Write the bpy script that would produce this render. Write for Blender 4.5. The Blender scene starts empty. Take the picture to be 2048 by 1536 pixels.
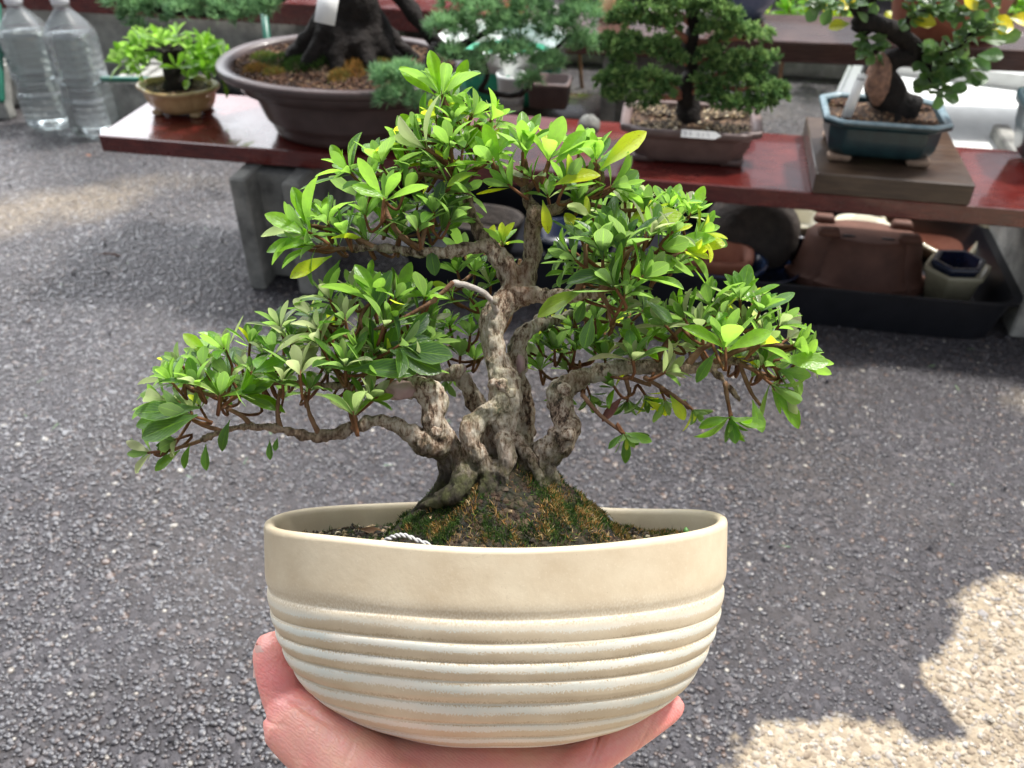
import bpy, math, random
import numpy as np
from mathutils import Vector, Matrix, noise as mnoise

rad = math.radians
random.seed(7)
RNG = np.random.default_rng(11)
S = bpy.context.scene
COL = S.collection

# ------------------------------------------------------------------ camera, sky, sun, exposure
F = 1774.0                      # focal length in photo pixels (2048 wide)
PITCH = rad(37.0)
CAMH = 0.72
cam_d = bpy.data.cameras.new('camera')
cam = bpy.data.objects.new('camera', cam_d)
COL.objects.link(cam)
cam.location = (0, 0, CAMH)
cam.rotation_euler = (rad(90) - PITCH, 0, 0)
cam_d.sensor_width = 36.0
cam_d.lens = 36.0 * F / 2048.0
cam_d.clip_start = 0.01
cam_d.clip_end = 200
cam_d.dof.use_dof = True
cam_d.dof.focus_distance = 0.43
cam_d.dof.aperture_fstop = 13.0
S.camera = cam

W_ = bpy.data.worlds.new('World')
S.world = W_
W_.use_nodes = True
wn = W_.node_tree
bg = wn.nodes['Background']
sky = wn.nodes.new('ShaderNodeTexSky')
sky.sky_type = 'NISHITA'
sky.sun_disc = False
SUN_EL, SUN_AZ = rad(62), rad(60)      # azimuth from +Y towards +X
sky.sun_elevation = SUN_EL
sky.sun_rotation = SUN_AZ
sky.air_density = 1.0
sky.dust_density = 3.0
hs = wn.nodes.new('ShaderNodeHueSaturation')
hs.inputs['Saturation'].default_value = 0.35
wn.links.new(sky.outputs[0], hs.inputs['Color'])
wn.links.new(hs.outputs[0], bg.inputs['Color'])
bg.inputs['Strength'].default_value = 0.105
# unseen bright lobe added to the sky, ahead left, for glare on the asphalt
wtc = wn.nodes.new('ShaderNodeTexCoord'); wdp = wn.nodes.new('ShaderNodeVectorMath'); wdp.operation = 'DOT_PRODUCT'
ca_, ce_ = rad(-38), rad(41)
wdp.inputs[1].default_value = (math.sin(ca_) * math.cos(ce_), math.cos(ca_) * math.cos(ce_), math.sin(ce_))
wn.links.new(wtc.outputs['Generated'], wdp.inputs[0])
wmr = wn.nodes.new('ShaderNodeMapRange'); wmr.interpolation_type = 'SMOOTHSTEP'
for i_, x_ in enumerate((.80, 1.0, 0.0, 5.2)): wmr.inputs[i_ + 1].default_value = x_
wn.links.new(wdp.outputs['Value'], wmr.inputs[0])
bg2 = wn.nodes.new('ShaderNodeBackground'); bg2.inputs['Color'].default_value = (.94, .96, 1.0, 1)
wn.links.new(wmr.outputs[0], bg2.inputs['Strength'])
wad = wn.nodes.new('ShaderNodeAddShader')
wn.links.new(bg.outputs[0], wad.inputs[0]); wn.links.new(bg2.outputs[0], wad.inputs[1])
wn.links.new(wad.outputs[0], wn.nodes['World Output'].inputs['Surface'])
sl = bpy.data.lights.new('sun', 'SUN')
sun = bpy.data.objects.new('sun', sl)
COL.objects.link(sun)
sl.energy = 3.7
sl.angle = rad(6)
sl.color = (1.0, 0.965, 0.92)
sd = Vector((math.sin(SUN_AZ) * math.cos(SUN_EL), math.cos(SUN_AZ) * math.cos(SUN_EL), math.sin(SUN_EL)))
sun.rotation_euler = sd.to_track_quat('Z', 'Y').to_euler()
sun.location = sd * 5
S.view_settings.view_transform = 'Standard'
S.view_settings.look = 'None'
S.view_settings.exposure = 0.66
S.view_settings.gamma = 1
S.cycles.max_bounces = 10
S.cycles.transparent_max_bounces = 12
S.cycles.transmission_bounces = 8

# ------------------------------------------------------------------ where a line of sight meets the place
SP, CP = math.sin(PITCH), math.cos(PITCH)
def ray(u, v):
    a = (768 - v) / F
    return Vector(((u - 1024) / F, CP + a * SP, -SP + a * CP))
def W(u, v, h=0.0):              # point of the level plane at height h
    d = ray(u, v)
    return Vector((0, 0, CAMH)) + d * ((h - CAMH) / d.z)
def R(u, v, Y):                  # point of the upright plane at distance Y
    d = ray(u, v)
    return Vector((0, 0, CAMH)) + d * (Y / d.y)
def px(Y, v=250):                # metres per photo pixel at distance Y
    return Y / ray(1024, v).y / F

# ------------------------------------------------------------------ mesh helpers
def mesh_np(name, V, Fc, mat, parent=None, smooth=True, uv=None, col=None, mats=None, midx=None, link=True):
    V = np.asarray(V, dtype=np.float32); Fc = np.asarray(Fc, dtype=np.int32)
    me = bpy.data.meshes.new(name)
    n, k = Fc.shape
    me.vertices.add(len(V)); me.vertices.foreach_set('co', V.ravel())
    me.loops.add(n * k); me.loops.foreach_set('vertex_index', Fc.ravel())
    me.polygons.add(n)
    me.polygons.foreach_set('loop_start', np.arange(0, n * k, k, dtype=np.int32))
    me.polygons.foreach_set('loop_total', np.full(n, k, dtype=np.int32))
    me.polygons.foreach_set('use_smooth', np.full(n, smooth))
    if uv is not None:
        l = me.uv_layers.new(name='UVMap')
        l.data.foreach_set('uv', np.asarray(uv, dtype=np.float32)[Fc.ravel()].ravel())
    if col is not None:
        c = me.color_attributes.new('tint', 'FLOAT_COLOR', 'POINT')
        c.data.foreach_set('color', np.asarray(col, dtype=np.float32).ravel())
    me.update(calc_edges=True)
    me.validate()
    me.materials.append(mat)
    o = bpy.data.objects.new(name, me)
    if link: COL.objects.link(o)
    if parent: o.parent = parent
    return o

def scatter(base_v, base_f, Ms, locs):
    # copies of a small mesh: Ms (N,3,3), locs (N,3)
    base_v = np.asarray(base_v, float); base_f = np.asarray(base_f, int)
    N = len(locs); m = len(base_v)
    V = np.einsum('nij,mj->nmi', Ms, base_v) + np.asarray(locs)[:, None, :]
    Fc = base_f[None] + (np.arange(N) * m)[:, None, None]
    return V.reshape(-1, 3), Fc.reshape(-1, base_f.shape[1])

class MB:
    def __init__(s): s.v = []; s.f = []; s.uv = []
    def grid(s, rings, closed=True, cap0=False, cap1=False, uvs=None):
        o = len(s.v); n = len(rings[0])
        for i, r in enumerate(rings):
            for j, p in enumerate(r):
                s.v.append(tuple(p))
                s.uv.append(uvs[i][j] if uvs else (j / n, i / max(1, len(rings) - 1)))
        for i in range(len(rings) - 1):
            for j in range(n if closed else n - 1):
                a = o + i * n + j; b = o + i * n + (j + 1) % n
                s.f.append((a, b, b + n, a + n))
        if cap0: s.f.append(tuple(o + j for j in range(n))[::-1])
        if cap1: s.f.append(tuple(o + (len(rings) - 1) * n + j for j in range(n)))
        return s
    def box(s, c, d, rz=0, taper=1.0, bev=0.0):
        cx, cy, cz = c; dx, dy, dz = d[0] / 2, d[1] / 2, d[2] / 2
        b = min(bev, dx * .9, dy * .9, dz * .9)
        cs, sn = math.cos(rz), math.sin(rz)
        def ring(z, ex, ey):
            q = b if b > 0 else 0
            if q: pts = [(-ex + q, -ey), (ex - q, -ey), (ex, -ey + q), (ex, ey - q), (ex - q, ey), (-ex + q, ey), (-ex, ey - q), (-ex, -ey + q)]
            else: pts = [(-ex, -ey), (ex, -ey), (ex, ey), (-ex, ey)]
            return [(cx + x * cs - y * sn, cy + x * sn + y * cs, cz + z) for x, y in pts]
        if b: s.grid([ring(-dz, dx - b, dy - b), ring(-dz + b, dx, dy), ring(dz - b, dx * taper, dy * taper), ring(dz, (dx - b) * taper, (dy - b) * taper)], True, True, True)
        else: s.grid([ring(-dz, dx, dy), ring(dz, dx * taper, dy * taper)], True, True, True)
        return s
    def tube(s, pts, rs, n=10, sub=4, jitter=0.0, seed=0, squash=None):
        P, Rr = smooth_path(pts, rs, sub)
        t0 = (P[1] - P[0]).normalized()
        nrm = t0.orthogonal().normalized()
        rings = []
        L = 0; uvs = []
        for i, p in enumerate(P):
            t = (P[min(i + 1, len(P) - 1)] - P[max(i - 1, 0)]).normalized()
            nrm = (nrm - t * nrm.dot(t)).normalized()
            bn = t.cross(nrm)
            if i: L += (P[i] - P[i - 1]).length
            r = []
            for j in range(n):
                a = 2 * math.pi * j / n
                rr = Rr[i]
                if jitter:
                    q = (nrm * math.cos(a) + bn * math.sin(a)) * rr
                    rr *= 1 + jitter * mnoise.noise((p + q) * (0.6 / max(Rr[i], 1e-5)) + Vector((seed, 0, 0)))
                r.append(p + (nrm * math.cos(a) + bn * math.sin(a)) * rr)
            rings.append(r); uvs.append([(j / n, L) for j in range(n)])
        # rounded ends
        for e, k in ((0, -1), (-1, 1)):
            p = P[e]; t = (P[1] - P[0]).normalized() * -1 if e == 0 else (P[-1] - P[-2]).normalized()
            ring = rings[e]
            capr = [p + (q - p) * .6 + t * Rr[e] * .6 for q in ring]
            if e == 0: rings.insert(0, capr); uvs.insert(0, uvs[0])
            else: rings.append(capr); uvs.append(uvs[-1])
        s.grid(rings, True, True, True, uvs)
        return s
    def lathe(s, prof, n=48, outline=None, c=(0, 0, 0), cap0=True, cap1=False):
        rings = []
        for (r, z) in prof:
            ring = []
            for j in range(n):
                a = 2 * math.pi * j / n
                if outline: x, y = outline(a)
                else: x, y = math.cos(a), math.sin(a)
                ring.append((c[0] + x * r, c[1] + y * r, c[2] + z))
            rings.append(ring)
        s.grid(rings, True, cap0, cap1)
        return s
    def obj(s, name, mat, parent=None, smooth=True, angle=None):
        me = bpy.data.meshes.new(name)
        me.from_pydata(s.v, [], s.f)
        l = me.uv_layers.new(name='UVMap')
        idx = np.empty(len(me.loops), dtype=np.int32); me.loops.foreach_get('vertex_index', idx)
        l.data.foreach_set('uv', np.asarray(s.uv, dtype=np.float32)[idx].ravel())
        me.polygons.foreach_set('use_smooth', np.full(len(me.polygons), smooth))
        if smooth and angle is not None: me.set_sharp_from_angle(angle=rad(angle))
        me.materials.append(mat)
        o = bpy.data.objects.new(name, me)
        COL.objects.link(o)
        if parent: o.parent = parent
        return o

def smooth_path(pts, rs, sub=4):
    P = [Vector(p) for p in pts]
    if len(P) < 3 or sub <= 1: return P, list(rs)
    out = []; rr = []
    for i in range(len(P) - 1):
        p0 = P[max(i - 1, 0)]; p1 = P[i]; p2 = P[i + 1]; p3 = P[min(i + 2, len(P) - 1)]
        for k in range(sub):
            t = k / sub
            out.append(0.5 * ((2 * p1) + (p2 - p0) * t + (2 * p0 - 5 * p1 + 4 * p2 - p3) * t * t + (3 * p1 - p0 - 3 * p2 + p3) * t ** 3))
            rr.append(rs[i] * (1 - t) + rs[i + 1] * t)
    out.append(P[-1]); rr.append(rs[-1])
    return out, rr

def apply_mods(o):
    dg = bpy.context.evaluated_depsgraph_get()
    me = bpy.data.meshes.new_from_object(o.evaluated_get(dg))
    old = o.data
    o.modifiers.clear(); o.data = me
    me.name = old.name
    me.polygons.foreach_set('use_smooth', np.full(len(me.polygons), True))
    return o

def empty(name, loc, label=None, cat=None, group=None, rz=0.0, rot=None):
    o = bpy.data.objects.new(name, None); COL.objects.link(o)
    o.location = loc
    o.rotation_euler = rot if rot else (0, 0, rz)
    o.empty_display_size = 0.02
    if label: o['label'] = label
    if cat: o['category'] = cat
    if group: o['group'] = group
    return o
def tag(o, label, cat, group=None):
    o['label'] = label; o['category'] = cat
    if group: o['group'] = group
    return o

# ------------------------------------------------------------------ materials
class NT:
    def __init__(s, name):
        s.m = bpy.data.materials.new(name); s.m.use_nodes = True
        s.t = s.m.node_tree; s.b = s.t.nodes['Principled BSDF']; s.out = s.t.nodes['Material Output']
        s._c = None
    def n(s, typ, **kw):
        q = s.t.nodes.new('ShaderNode' + typ)
        for k, v in kw.items(): setattr(q, k, v)
        return q
    def l(s, a, b): s.t.links.new(a, b)
    def coord(s, which='Object'):
        if s._c is None: s._c = s.n('TexCoord')
        return s._c.outputs[which]
    def noise(s, scale, detail=4, rough=.55, vec=None, dist=0.0, out='Fac'):
        q = s.n('TexNoise'); q.inputs['Scale'].default_value = scale; q.inputs['Detail'].default_value = detail
        q.inputs['Roughness'].default_value = rough; q.inputs['Distortion'].default_value = dist
        s.l(vec if vec is not None else s.coord(), q.inputs['Vector'])
        return q.outputs[out]
    def voro(s, scale, out='Distance', feature='F1', vec=None, rnd=1.0):
        q = s.n('TexVoronoi', feature=feature); q.inputs['Scale'].default_value = scale; q.inputs['Randomness'].default_value = rnd
        s.l(vec if vec is not None else s.coord(), q.inputs['Vector'])
        return q.outputs[out]
    def ramp(s, fac, stops, interp='LINEAR'):
        q = s.n('ValToRGB'); e = q.color_ramp.elements; q.color_ramp.interpolation = interp
        while len(e) < len(stops): e.new(0.5)
        for i, (p, c) in enumerate(stops):
            e[i].position = p; e[i].color = (*c, 1) if len(c) == 3 else c
        s.l(fac, q.inputs[0]); return q.outputs[0]
    def mr(s, fac, a, b, c=0, d=1, typ='LINEAR'):
        q = s.n('MapRange', interpolation_type=typ); s.l(fac, q.inputs[0])
        for i, x in enumerate((a, b, c, d)): q.inputs[i + 1].default_value = x
        return q.outputs[0]
    def math(s, op, a, b=0.0, c=None):
        q = s.n('Math', operation=op)
        for i, x in enumerate((a, b) if c is None else (a, b, c)):
            if hasattr(x, 'is_linked'): s.l(x, q.inputs[i])
            else: q.inputs[i].default_value = x
        return q.outputs[0]
    def mix(s, f, a, b, mode='MIX'):
        q = s.n('Mix', data_type='RGBA', blend_type=mode)
        for i, x in ((0, f), (6, a), (7, b)):
            if hasattr(x, 'is_linked'): s.l(x, q.inputs[i])
            elif i == 0: q.inputs[0].default_value = x
            else: q.inputs[i].default_value = (*x, 1)
        return q.outputs[2]
    def bump(s, h, strength=.5, dist=.001, prev=None):
        q = s.n('Bump'); q.inputs['Strength'].default_value = strength; q.inputs['Distance'].default_value = dist
        s.l(h, q.inputs['Height'])
        if prev is not None: s.l(prev, q.inputs['Normal'])
        return q.outputs[0]
    def vmap(s, scale=(1, 1, 1), which='Object', loc=(0, 0, 0), rot=(0, 0, 0)):
        q = s.n('Mapping'); q.inputs['Scale'].default_value = scale; q.inputs['Location'].default_value = loc; q.inputs['Rotation'].default_value = rot
        s.l(s.coord(which), q.inputs['Vector']); return q.outputs[0]
    def set(s, color=None, rough=None, normal=None, spec=None, coat=None, metal=None, sss=None):
        def put(nm, x):
            if x is None: return
            if hasattr(x, 'is_linked'): s.l(x, s.b.inputs[nm])
            elif isinstance(x, tuple): s.b.inputs[nm].default_value = (*x, 1)
            else: s.b.inputs[nm].default_value = x
        put('Base Color', color); put('Roughness', rough); put('Normal', normal); put('Specular IOR Level', spec); put('Coat Weight', coat); put('Metallic', metal)
        return s.m

def simple(name, c1, c2, scale=60, rough=.6, bump=.3, bscale=200, bdist=.001, spec=.5, coat=None, r2=None, stretch=None):
    t = NT(name)
    vec = t.vmap(stretch) if stretch else None
    f = t.noise(scale, 6, .6, vec)
    col = t.mix(t.mr(f, .3, .7), c1, c2)
    rg = rough if r2 is None else t.mr(t.noise(scale * 1.7, 3, .5, vec), .35, .65, rough, r2)
    return t.set(col, rg, t.bump(t.noise(bscale, 4, .6, vec), bump, bdist), spec, coat)

# pale warm matt patches of the asphalt, laid out on the ground itself
def line_nc(p, q):               # the ground left of p->q counts as inside
    a, b = W(*p), W(*q)
    d = (b - a).normalized(); nx, ny = -d.y, d.x
    return nx, ny, nx * a.x + ny * a.y
def pale_mask(t):
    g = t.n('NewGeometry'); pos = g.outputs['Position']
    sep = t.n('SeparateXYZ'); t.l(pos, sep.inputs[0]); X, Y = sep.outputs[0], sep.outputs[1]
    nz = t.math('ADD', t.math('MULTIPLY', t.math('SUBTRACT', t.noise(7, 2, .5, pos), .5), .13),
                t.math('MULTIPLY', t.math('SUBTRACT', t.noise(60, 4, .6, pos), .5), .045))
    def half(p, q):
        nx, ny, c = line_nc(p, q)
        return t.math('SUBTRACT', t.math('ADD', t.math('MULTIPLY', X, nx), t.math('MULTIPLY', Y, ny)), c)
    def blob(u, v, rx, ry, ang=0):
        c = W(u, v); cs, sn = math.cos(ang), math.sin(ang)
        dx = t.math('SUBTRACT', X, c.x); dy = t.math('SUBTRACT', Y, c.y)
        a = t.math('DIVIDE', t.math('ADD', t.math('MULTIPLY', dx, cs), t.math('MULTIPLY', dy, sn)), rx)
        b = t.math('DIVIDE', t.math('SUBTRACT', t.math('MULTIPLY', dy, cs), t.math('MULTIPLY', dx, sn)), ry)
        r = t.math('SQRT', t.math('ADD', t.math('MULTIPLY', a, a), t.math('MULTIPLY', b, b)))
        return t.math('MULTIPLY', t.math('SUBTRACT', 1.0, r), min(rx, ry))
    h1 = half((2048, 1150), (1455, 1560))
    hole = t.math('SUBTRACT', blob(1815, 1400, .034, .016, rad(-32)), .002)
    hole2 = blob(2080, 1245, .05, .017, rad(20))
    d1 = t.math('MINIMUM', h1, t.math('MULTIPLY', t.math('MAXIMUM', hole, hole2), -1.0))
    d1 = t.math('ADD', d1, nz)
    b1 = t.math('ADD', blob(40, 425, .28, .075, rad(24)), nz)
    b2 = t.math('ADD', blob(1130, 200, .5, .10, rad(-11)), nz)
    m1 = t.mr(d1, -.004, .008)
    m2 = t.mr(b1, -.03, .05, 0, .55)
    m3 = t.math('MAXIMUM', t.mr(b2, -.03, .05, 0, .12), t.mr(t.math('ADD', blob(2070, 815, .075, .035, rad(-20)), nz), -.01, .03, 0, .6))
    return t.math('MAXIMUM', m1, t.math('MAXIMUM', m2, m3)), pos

def mat_asphalt():
    t = NT('asphalt')
    m, pos = pale_mask(t)
    sx_ = t.n('SeparateXYZ'); t.l(pos, sx_.inputs[0]); X_ = sx_.outputs[0]
    cell = t.voro(150, 'Color', vec=pos)
    sepc = t.n('SeparateColor'); t.l(cell, sepc.inputs[0])
    wet = t.ramp(sepc.outputs[0], [(0, (.026, .023, .026)), (.5, (.040, .036, .041)), (.85, (.056, .052, .058)), (1, (.11, .10, .105))])
    wet = t.mix(t.mr(t.noise(4, 3, .5, pos), .45, .8, 0, .7), wet, (.070, .058, .050))
    pale_col = t.ramp(sepc.outputs[0], [(0, (.26, .21, .155)), (.6, (.36, .30, .22)), (1, (.52, .46, .38))])
    pale_col = t.mix(t.mr(t.noise(25, 4, .6, pos), .35, .7), pale_col, (.33, .27, .19))
    col = t.mix(m, wet, pale_col)
    wl = t.math('MULTIPLY', t.mr(X_, -.6, .5, 1, .35, 'SMOOTHSTEP'), t.mr(t.noise(6, 3, .6, pos), .3, .6, .5, 1))
    rough = t.math('ADD', t.mr(t.noise(9, 4, .6, pos), .35, .7, .5, .65), t.math('MULTIPLY', m, .3))
    h = t.math('ADD', t.math('MULTIPLY', t.voro(150, vec=pos), -1.0), t.noise(420, 4, .6, pos))
    return t.set(col, rough, t.bump(h, .8, .003), t.math('MULTIPLY_ADD', m, -.35, .5))
def mat_stones():
    t = NT('aggregate')
    m, pos = pale_mask(t)
    a = t.n('Attribute', attribute_name='tint'); sp = t.n('SeparateColor'); t.l(a.outputs['Color'], sp.inputs[0])
    wet = t.ramp(sp.outputs[0], [(0, (.028, .025, .028)), (.45, (.037, .034, .039)), (.88, (.050, .047, .054)), (.985, (.085, .08, .086)), (.992, (.22, .20, .17)), (1, (.40, .37, .32))])
    wet = t.mix(t.mr(sp.outputs[1], .8, 1, 0, .6), wet, (.15, .09, .06))
    pale_col = t.ramp(sp.outputs[0], [(0, (.24, .19, .14)), (.5, (.35, .29, .215)), (.85, (.41, .36, .29)), (1, (.58, .53, .45))])
    pale_col = t.mix(t.mr(sp.outputs[1], .6, 1, 0, .6), pale_col, (.34, .35, .37))
    col = t.mix(m, wet, pale_col)
    col = t.mix(t.mr(t.noise(500, 3, .6, pos), .3, .8, 0, .35), col, (.03, .03, .03), 'MULTIPLY')
    sx_ = t.n('SeparateXYZ'); t.l(pos, sx_.inputs[0]); wl = t.math('MULTIPLY', t.mr(sx_.outputs[0], -.6, .5, 1, .35, 'SMOOTHSTEP'), t.mr(t.noise(6, 3, .6, pos), .3, .6, .5, 1))
    rough = t.math('ADD', t.math('MULTIPLY_ADD', wl, -.12, t.mr(sp.outputs[2], 0, 1, .45, .65)), t.math('MULTIPLY', m, .3))
    t.l(t.math('MULTIPLY', wl, t.math('SUBTRACT', 1.0, m)), t.b.inputs['Coat Weight']); t.b.inputs['Coat Roughness'].default_value = .40; t.b.inputs['Coat IOR'].default_value = 1.6
    return t.set(col, rough, t.bump(t.noise(900, 3, .6, pos), .4, .0006), t.math('MULTIPLY_ADD', m, -.35, .5))

def mat_leaf(name, dark, mid, light, yellow, trans=.48, gloss=.30):
    t = NT(name)
    a = t.n('Attribute', attribute_name='tint'); sp = t.n('SeparateColor'); t.l(a.outputs['Color'], sp.inputs[0])
    uvn = t.n('UVMap'); su = t.n('SeparateXYZ'); t.l(uvn.outputs[0], su.inputs[0])
    ax = t.math('ABSOLUTE', t.math('SUBTRACT', su.outputs[0], .5))
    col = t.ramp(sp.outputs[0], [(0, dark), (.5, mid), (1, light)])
    # veins and midrib
    wv = t.n('TexWave', wave_type='BANDS', bands_direction='Y'); wv.inputs['Scale'].default_value = 1.0
    cv = t.n('CombineXYZ'); t.l(t.math('MULTIPLY_ADD', ax, -1.2, su.outputs[1]), cv.inputs[1]); t.l(cv.outputs[0], wv.inputs['Vector'])
    wv.inputs['Scale'].default_value = 2.1
    vein = t.math('MULTIPLY', t.mr(wv.outputs['Fac'], .85, 1), .30)
    rib = t.mr(ax, .0, .045, .55, 0)
    vv = t.math('MAXIMUM', vein, rib)
    col = t.mix(vv, col, light)
    edge = t.mr(ax, .40, .5, 0, .45)
    col = t.mix(edge, col, light)
    blot = t.mr(t.noise(300, 4, .6), .35, .7, 0, .35)
    col = t.mix(blot, col, dark)
    yl = t.math('MULTIPLY', sp.outputs[1], t.mr(t.math('ADD', su.outputs[1], t.math('MULTIPLY', t.noise(150, 3), .6)), .25, .8))
    col = t.mix(yl, col, yellow)
    spot = t.math('MULTIPLY', t.math('MULTIPLY', sp.outputs[1], t.mr(su.outputs[1], .5, 1)), t.mr(t.noise(900, 4, .7), .56, .64))
    col = t.mix(spot, col, (.22, .07, .01))
    g = t.n('NewGeometry')
    under = t.mix(.38, col, (.20, .27, .13))
    colf = t.mix(g.outputs['Backfacing'], col, under)
    colf = t.mix(sp.outputs[2], colf, (.26, .27, .17))       # dusty, downy young leaves
    t.set(colf, t.mix(g.outputs['Backfacing'], (gloss,) * 3, (.7,) * 3), t.bump(t.math('MULTIPLY_ADD', vv, -.8, t.noise(700, 2)), .35, .0006), .5)
    tr = t.n('BsdfTranslucent')
    tc = t.n('HueSaturation'); tc.inputs['Value'].default_value = 3.0; tc.inputs['Saturation'].default_value = 1.1
    t.l(colf, tc.inputs['Color']); t.l(t.mix(.25, tc.outputs[0], (.42, .62, .015)), tr.inputs['Color'])
    mx = t.n('MixShader'); mx.inputs[0].default_value = trans
    t.l(t.b.outputs[0], mx.inputs[1]); t.l(tr.outputs[0], mx.inputs[2]); t.l(mx.outputs[0], t.out.inputs[0])
    return t.m

def mat_attr(name, stops, rough=.7, trans=0.0, nscale=None, gl=None):
    t = NT(name)
    a = t.n('Attribute', attribute_name='tint'); sp = t.n('SeparateColor'); t.l(a.outputs['Color'], sp.inputs[0])
    col = t.ramp(sp.outputs[0], stops)
    t.set(col, rough, None, .35)
    if trans:
        tr = t.n('BsdfTranslucent'); tc = t.n('HueSaturation'); tc.inputs['Value'].default_value = 1.8
        t.l(col, tc.inputs['Color']); t.l(tc.outputs[0], tr.inputs['Color'])
        mx = t.n('MixShader'); mx.inputs[0].default_value = trans
        t.l(t.b.outputs[0], mx.inputs[1]); t.l(tr.outputs[0], mx.inputs[2]); t.l(mx.outputs[0], t.out.inputs[0])
    return t.m

def mat_bark():
    t = NT('pale_bark')
    v = t.vmap((1, 1, .45))
    n1 = t.noise(75, 8, .72, v, .8)
    n2 = t.noise(380, 6, .75, v)
    n3 = t.noise(30, 4, .6)
    col = t.ramp(t.math('MULTIPLY_ADD', n2, .68, t.math('MULTIPLY', n1, .40)), [(.425, (.022, .015, .010)), (.465, (.085, .050, .033)), (.500, (.25, .17, .115)), (.55, (.46, .375, .29)), (.68, (.70, .63, .53))])
    col = t.mix(t.mr(n3, .50, .66, 0, .5), col, (.17, .21, .12))
    col = t.mix(t.mr(t.noise(40, 3, .6, t.vmap((1, 1, 1), loc=(3, 2, 1))), .55, .7, 0, .6), col, (.16, .075, .04))
    sz_ = t.n('SeparateXYZ'); t.l(t.coord(), sz_.inputs[0])
    low = t.mr(t.math('ADD', sz_.outputs[2], t.math('MULTIPLY', t.noise(110, 5, .65), .045)), .148, .172, .95, 0)
    col = t.mix(low, col, t.mix(t.mr(t.noise(160, 3), .4, .6), (.020, .017, .010), (.050, .055, .016)))
    yb = t.mr(t.math('ADD', sz_.outputs[2], t.math('MULTIPLY', t.noise(60, 4, .6), .05)), .242, .275, 0, .72)
    col = t.mix(yb, col, t.mix(t.mr(n2, .4, .62), (.060, .034, .022), (.27, .18, .12)))
    sx2 = t.n('SeparateXYZ'); t.l(t.coord(), sx2.inputs[0]); far_ = t.mr(t.math('ABSOLUTE', sx2.outputs[0]), .055, .085, 0, .75)
    col = t.mix(far_, col, t.mix(t.mr(n2, .4, .62), (.060, .034, .022), (.30, .20, .13)))
    h = t.math('MULTIPLY_ADD', n2, .7, n1)
    return t.set(col, .75, t.bump(h, .9, .0028), .3)
def mat_wood(name, c1, c2, c3, scale=30, rough=.3, r2=.5, coat=.4, axis=(1, 12, 12)):
    t = NT(name)
    v = t.vmap(axis)
    n = t.noise(scale, 6, .6, v, .4)
    col = t.ramp(n, [(.3, c1), (.5, c2), (.72, c3)])
    big = t.mr(t.noise(9, 4, .6), .4, .65)
    col = t.mix(t.math('MULTIPLY', big, .5), col, c1)
    rg = t.mr(t.noise(14, 4, .6), .38, .62, rough, r2)
    return t.set(col, rg, t.bump(n, .25, .0008), .5, coat)
def mat_concrete(name='concrete', k=1.0):
    t = NT(name)
    n = t.noise(25, 6, .65)
    col = t.ramp(n, [(.3, (.10 * k, .10 * k, .095 * k)), (.5, (.20 * k, .20 * k, .185 * k)), (.7, (.30 * k, .295 * k, .27 * k))])
    return t.set(col, .85, t.bump(t.math('ADD', t.noise(250, 4, .7), t.math('MULTIPLY', t.voro(180), -.5)), .6, .0025), .3)
def mat_soil(name='soil', mossy=0.0, k=1.0):
    t = NT(name)
    c = t.voro(350, 'Color'); sp = t.n('SeparateColor'); t.l(c, sp.inputs[0])
    col = t.ramp(sp.outputs[0], [(0, (.012, .009, .007)), (.4, (.05, .028, .016)), (.8, (.13, .065, .032)), (1, (.28, .19, .11))])
    if mossy: col = t.mix(t.mr(t.noise(70, 5, .65), .45, .55, 0, mossy), col, (.035, .055, .012))
    if k != 1: col = t.mix(.6, col, (.008, .008, .007))
    return t.set(col, .75, t.bump(t.math('MULTIPLY_ADD', t.voro(350), -1., t.noise(600, 3)), .9, .003), .35)

M = {}
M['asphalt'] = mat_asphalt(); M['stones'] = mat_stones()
M['bark'] = mat_bark()
M['twig'] = simple('brown_bark', (.10, .045, .022), (.26, .15, .09), 90, .8, .8, 400, .0012, .25)
M['shoot'] = simple('hairy_shoot', (.09, .034, .017), (.20, .088, .036), 200, .75, .6, 900, .0006, .25)
M['leaf'] = mat_leaf('azalea_leaf', (.012, .050, .016), (.062, .175, .014), (.215, .43, .022), (.55, .58, .015))
M['leaf_bright'] = mat_leaf('young_leaf', (.05, .13, .02), (.13, .30, .03), (.25, .46, .05), (.6, .55, .03))
M['leaf_round'] = mat_leaf('round_leaf', (.025, .065, .028), (.06, .14, .05), (.13, .24, .06), (.68, .55, .015), .3, .3)
M['wood_red'] = mat_wood('red_stained_wood', (.045, .006, .006), (.110, .015, .012), (.20, .040, .028), 30, .14, .34, .55)
M['wood_dark'] = mat_wood('dark_stained_wood', (.028, .012, .010), (.060, .028, .022), (.12, .065, .05), 26, .2, .45, .4)
M['wood_stand'] = mat_wood('weathered_stand_wood', (.028, .016, .010), (.055, .034, .022), (.11, .072, .045), 22, .3, .5, .25)
M['wood_raw'] = simple('raw_pine', (.42, .24, .10), (.55, .36, .18), 60, .6, .3, stretch=(1, 8, 8))
M['concrete'] = mat_concrete()
M['concrete_pale'] = mat_concrete('pale_concrete', 1.5)
M['soil'] = mat_soil(); M['soil_moss'] = mat_soil('mossy_soil', .4, .5)

# ------------------------------------------------------------------ ground
g = MB()
nx, ny = 60, 60
rows = []
for j in range(ny + 1):
    y = -1.5 + 14 * (j / ny) ** 1.5
    rows.append([((-8 + 16 * i / nx), y, .0015 * mnoise.noise(Vector((i * .9, j * .9, 0)))) for i in range(nx + 1)])
g.grid(rows, False)
ground = g.obj('ground', M['asphalt']); ground['kind'] = 'structure'

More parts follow.
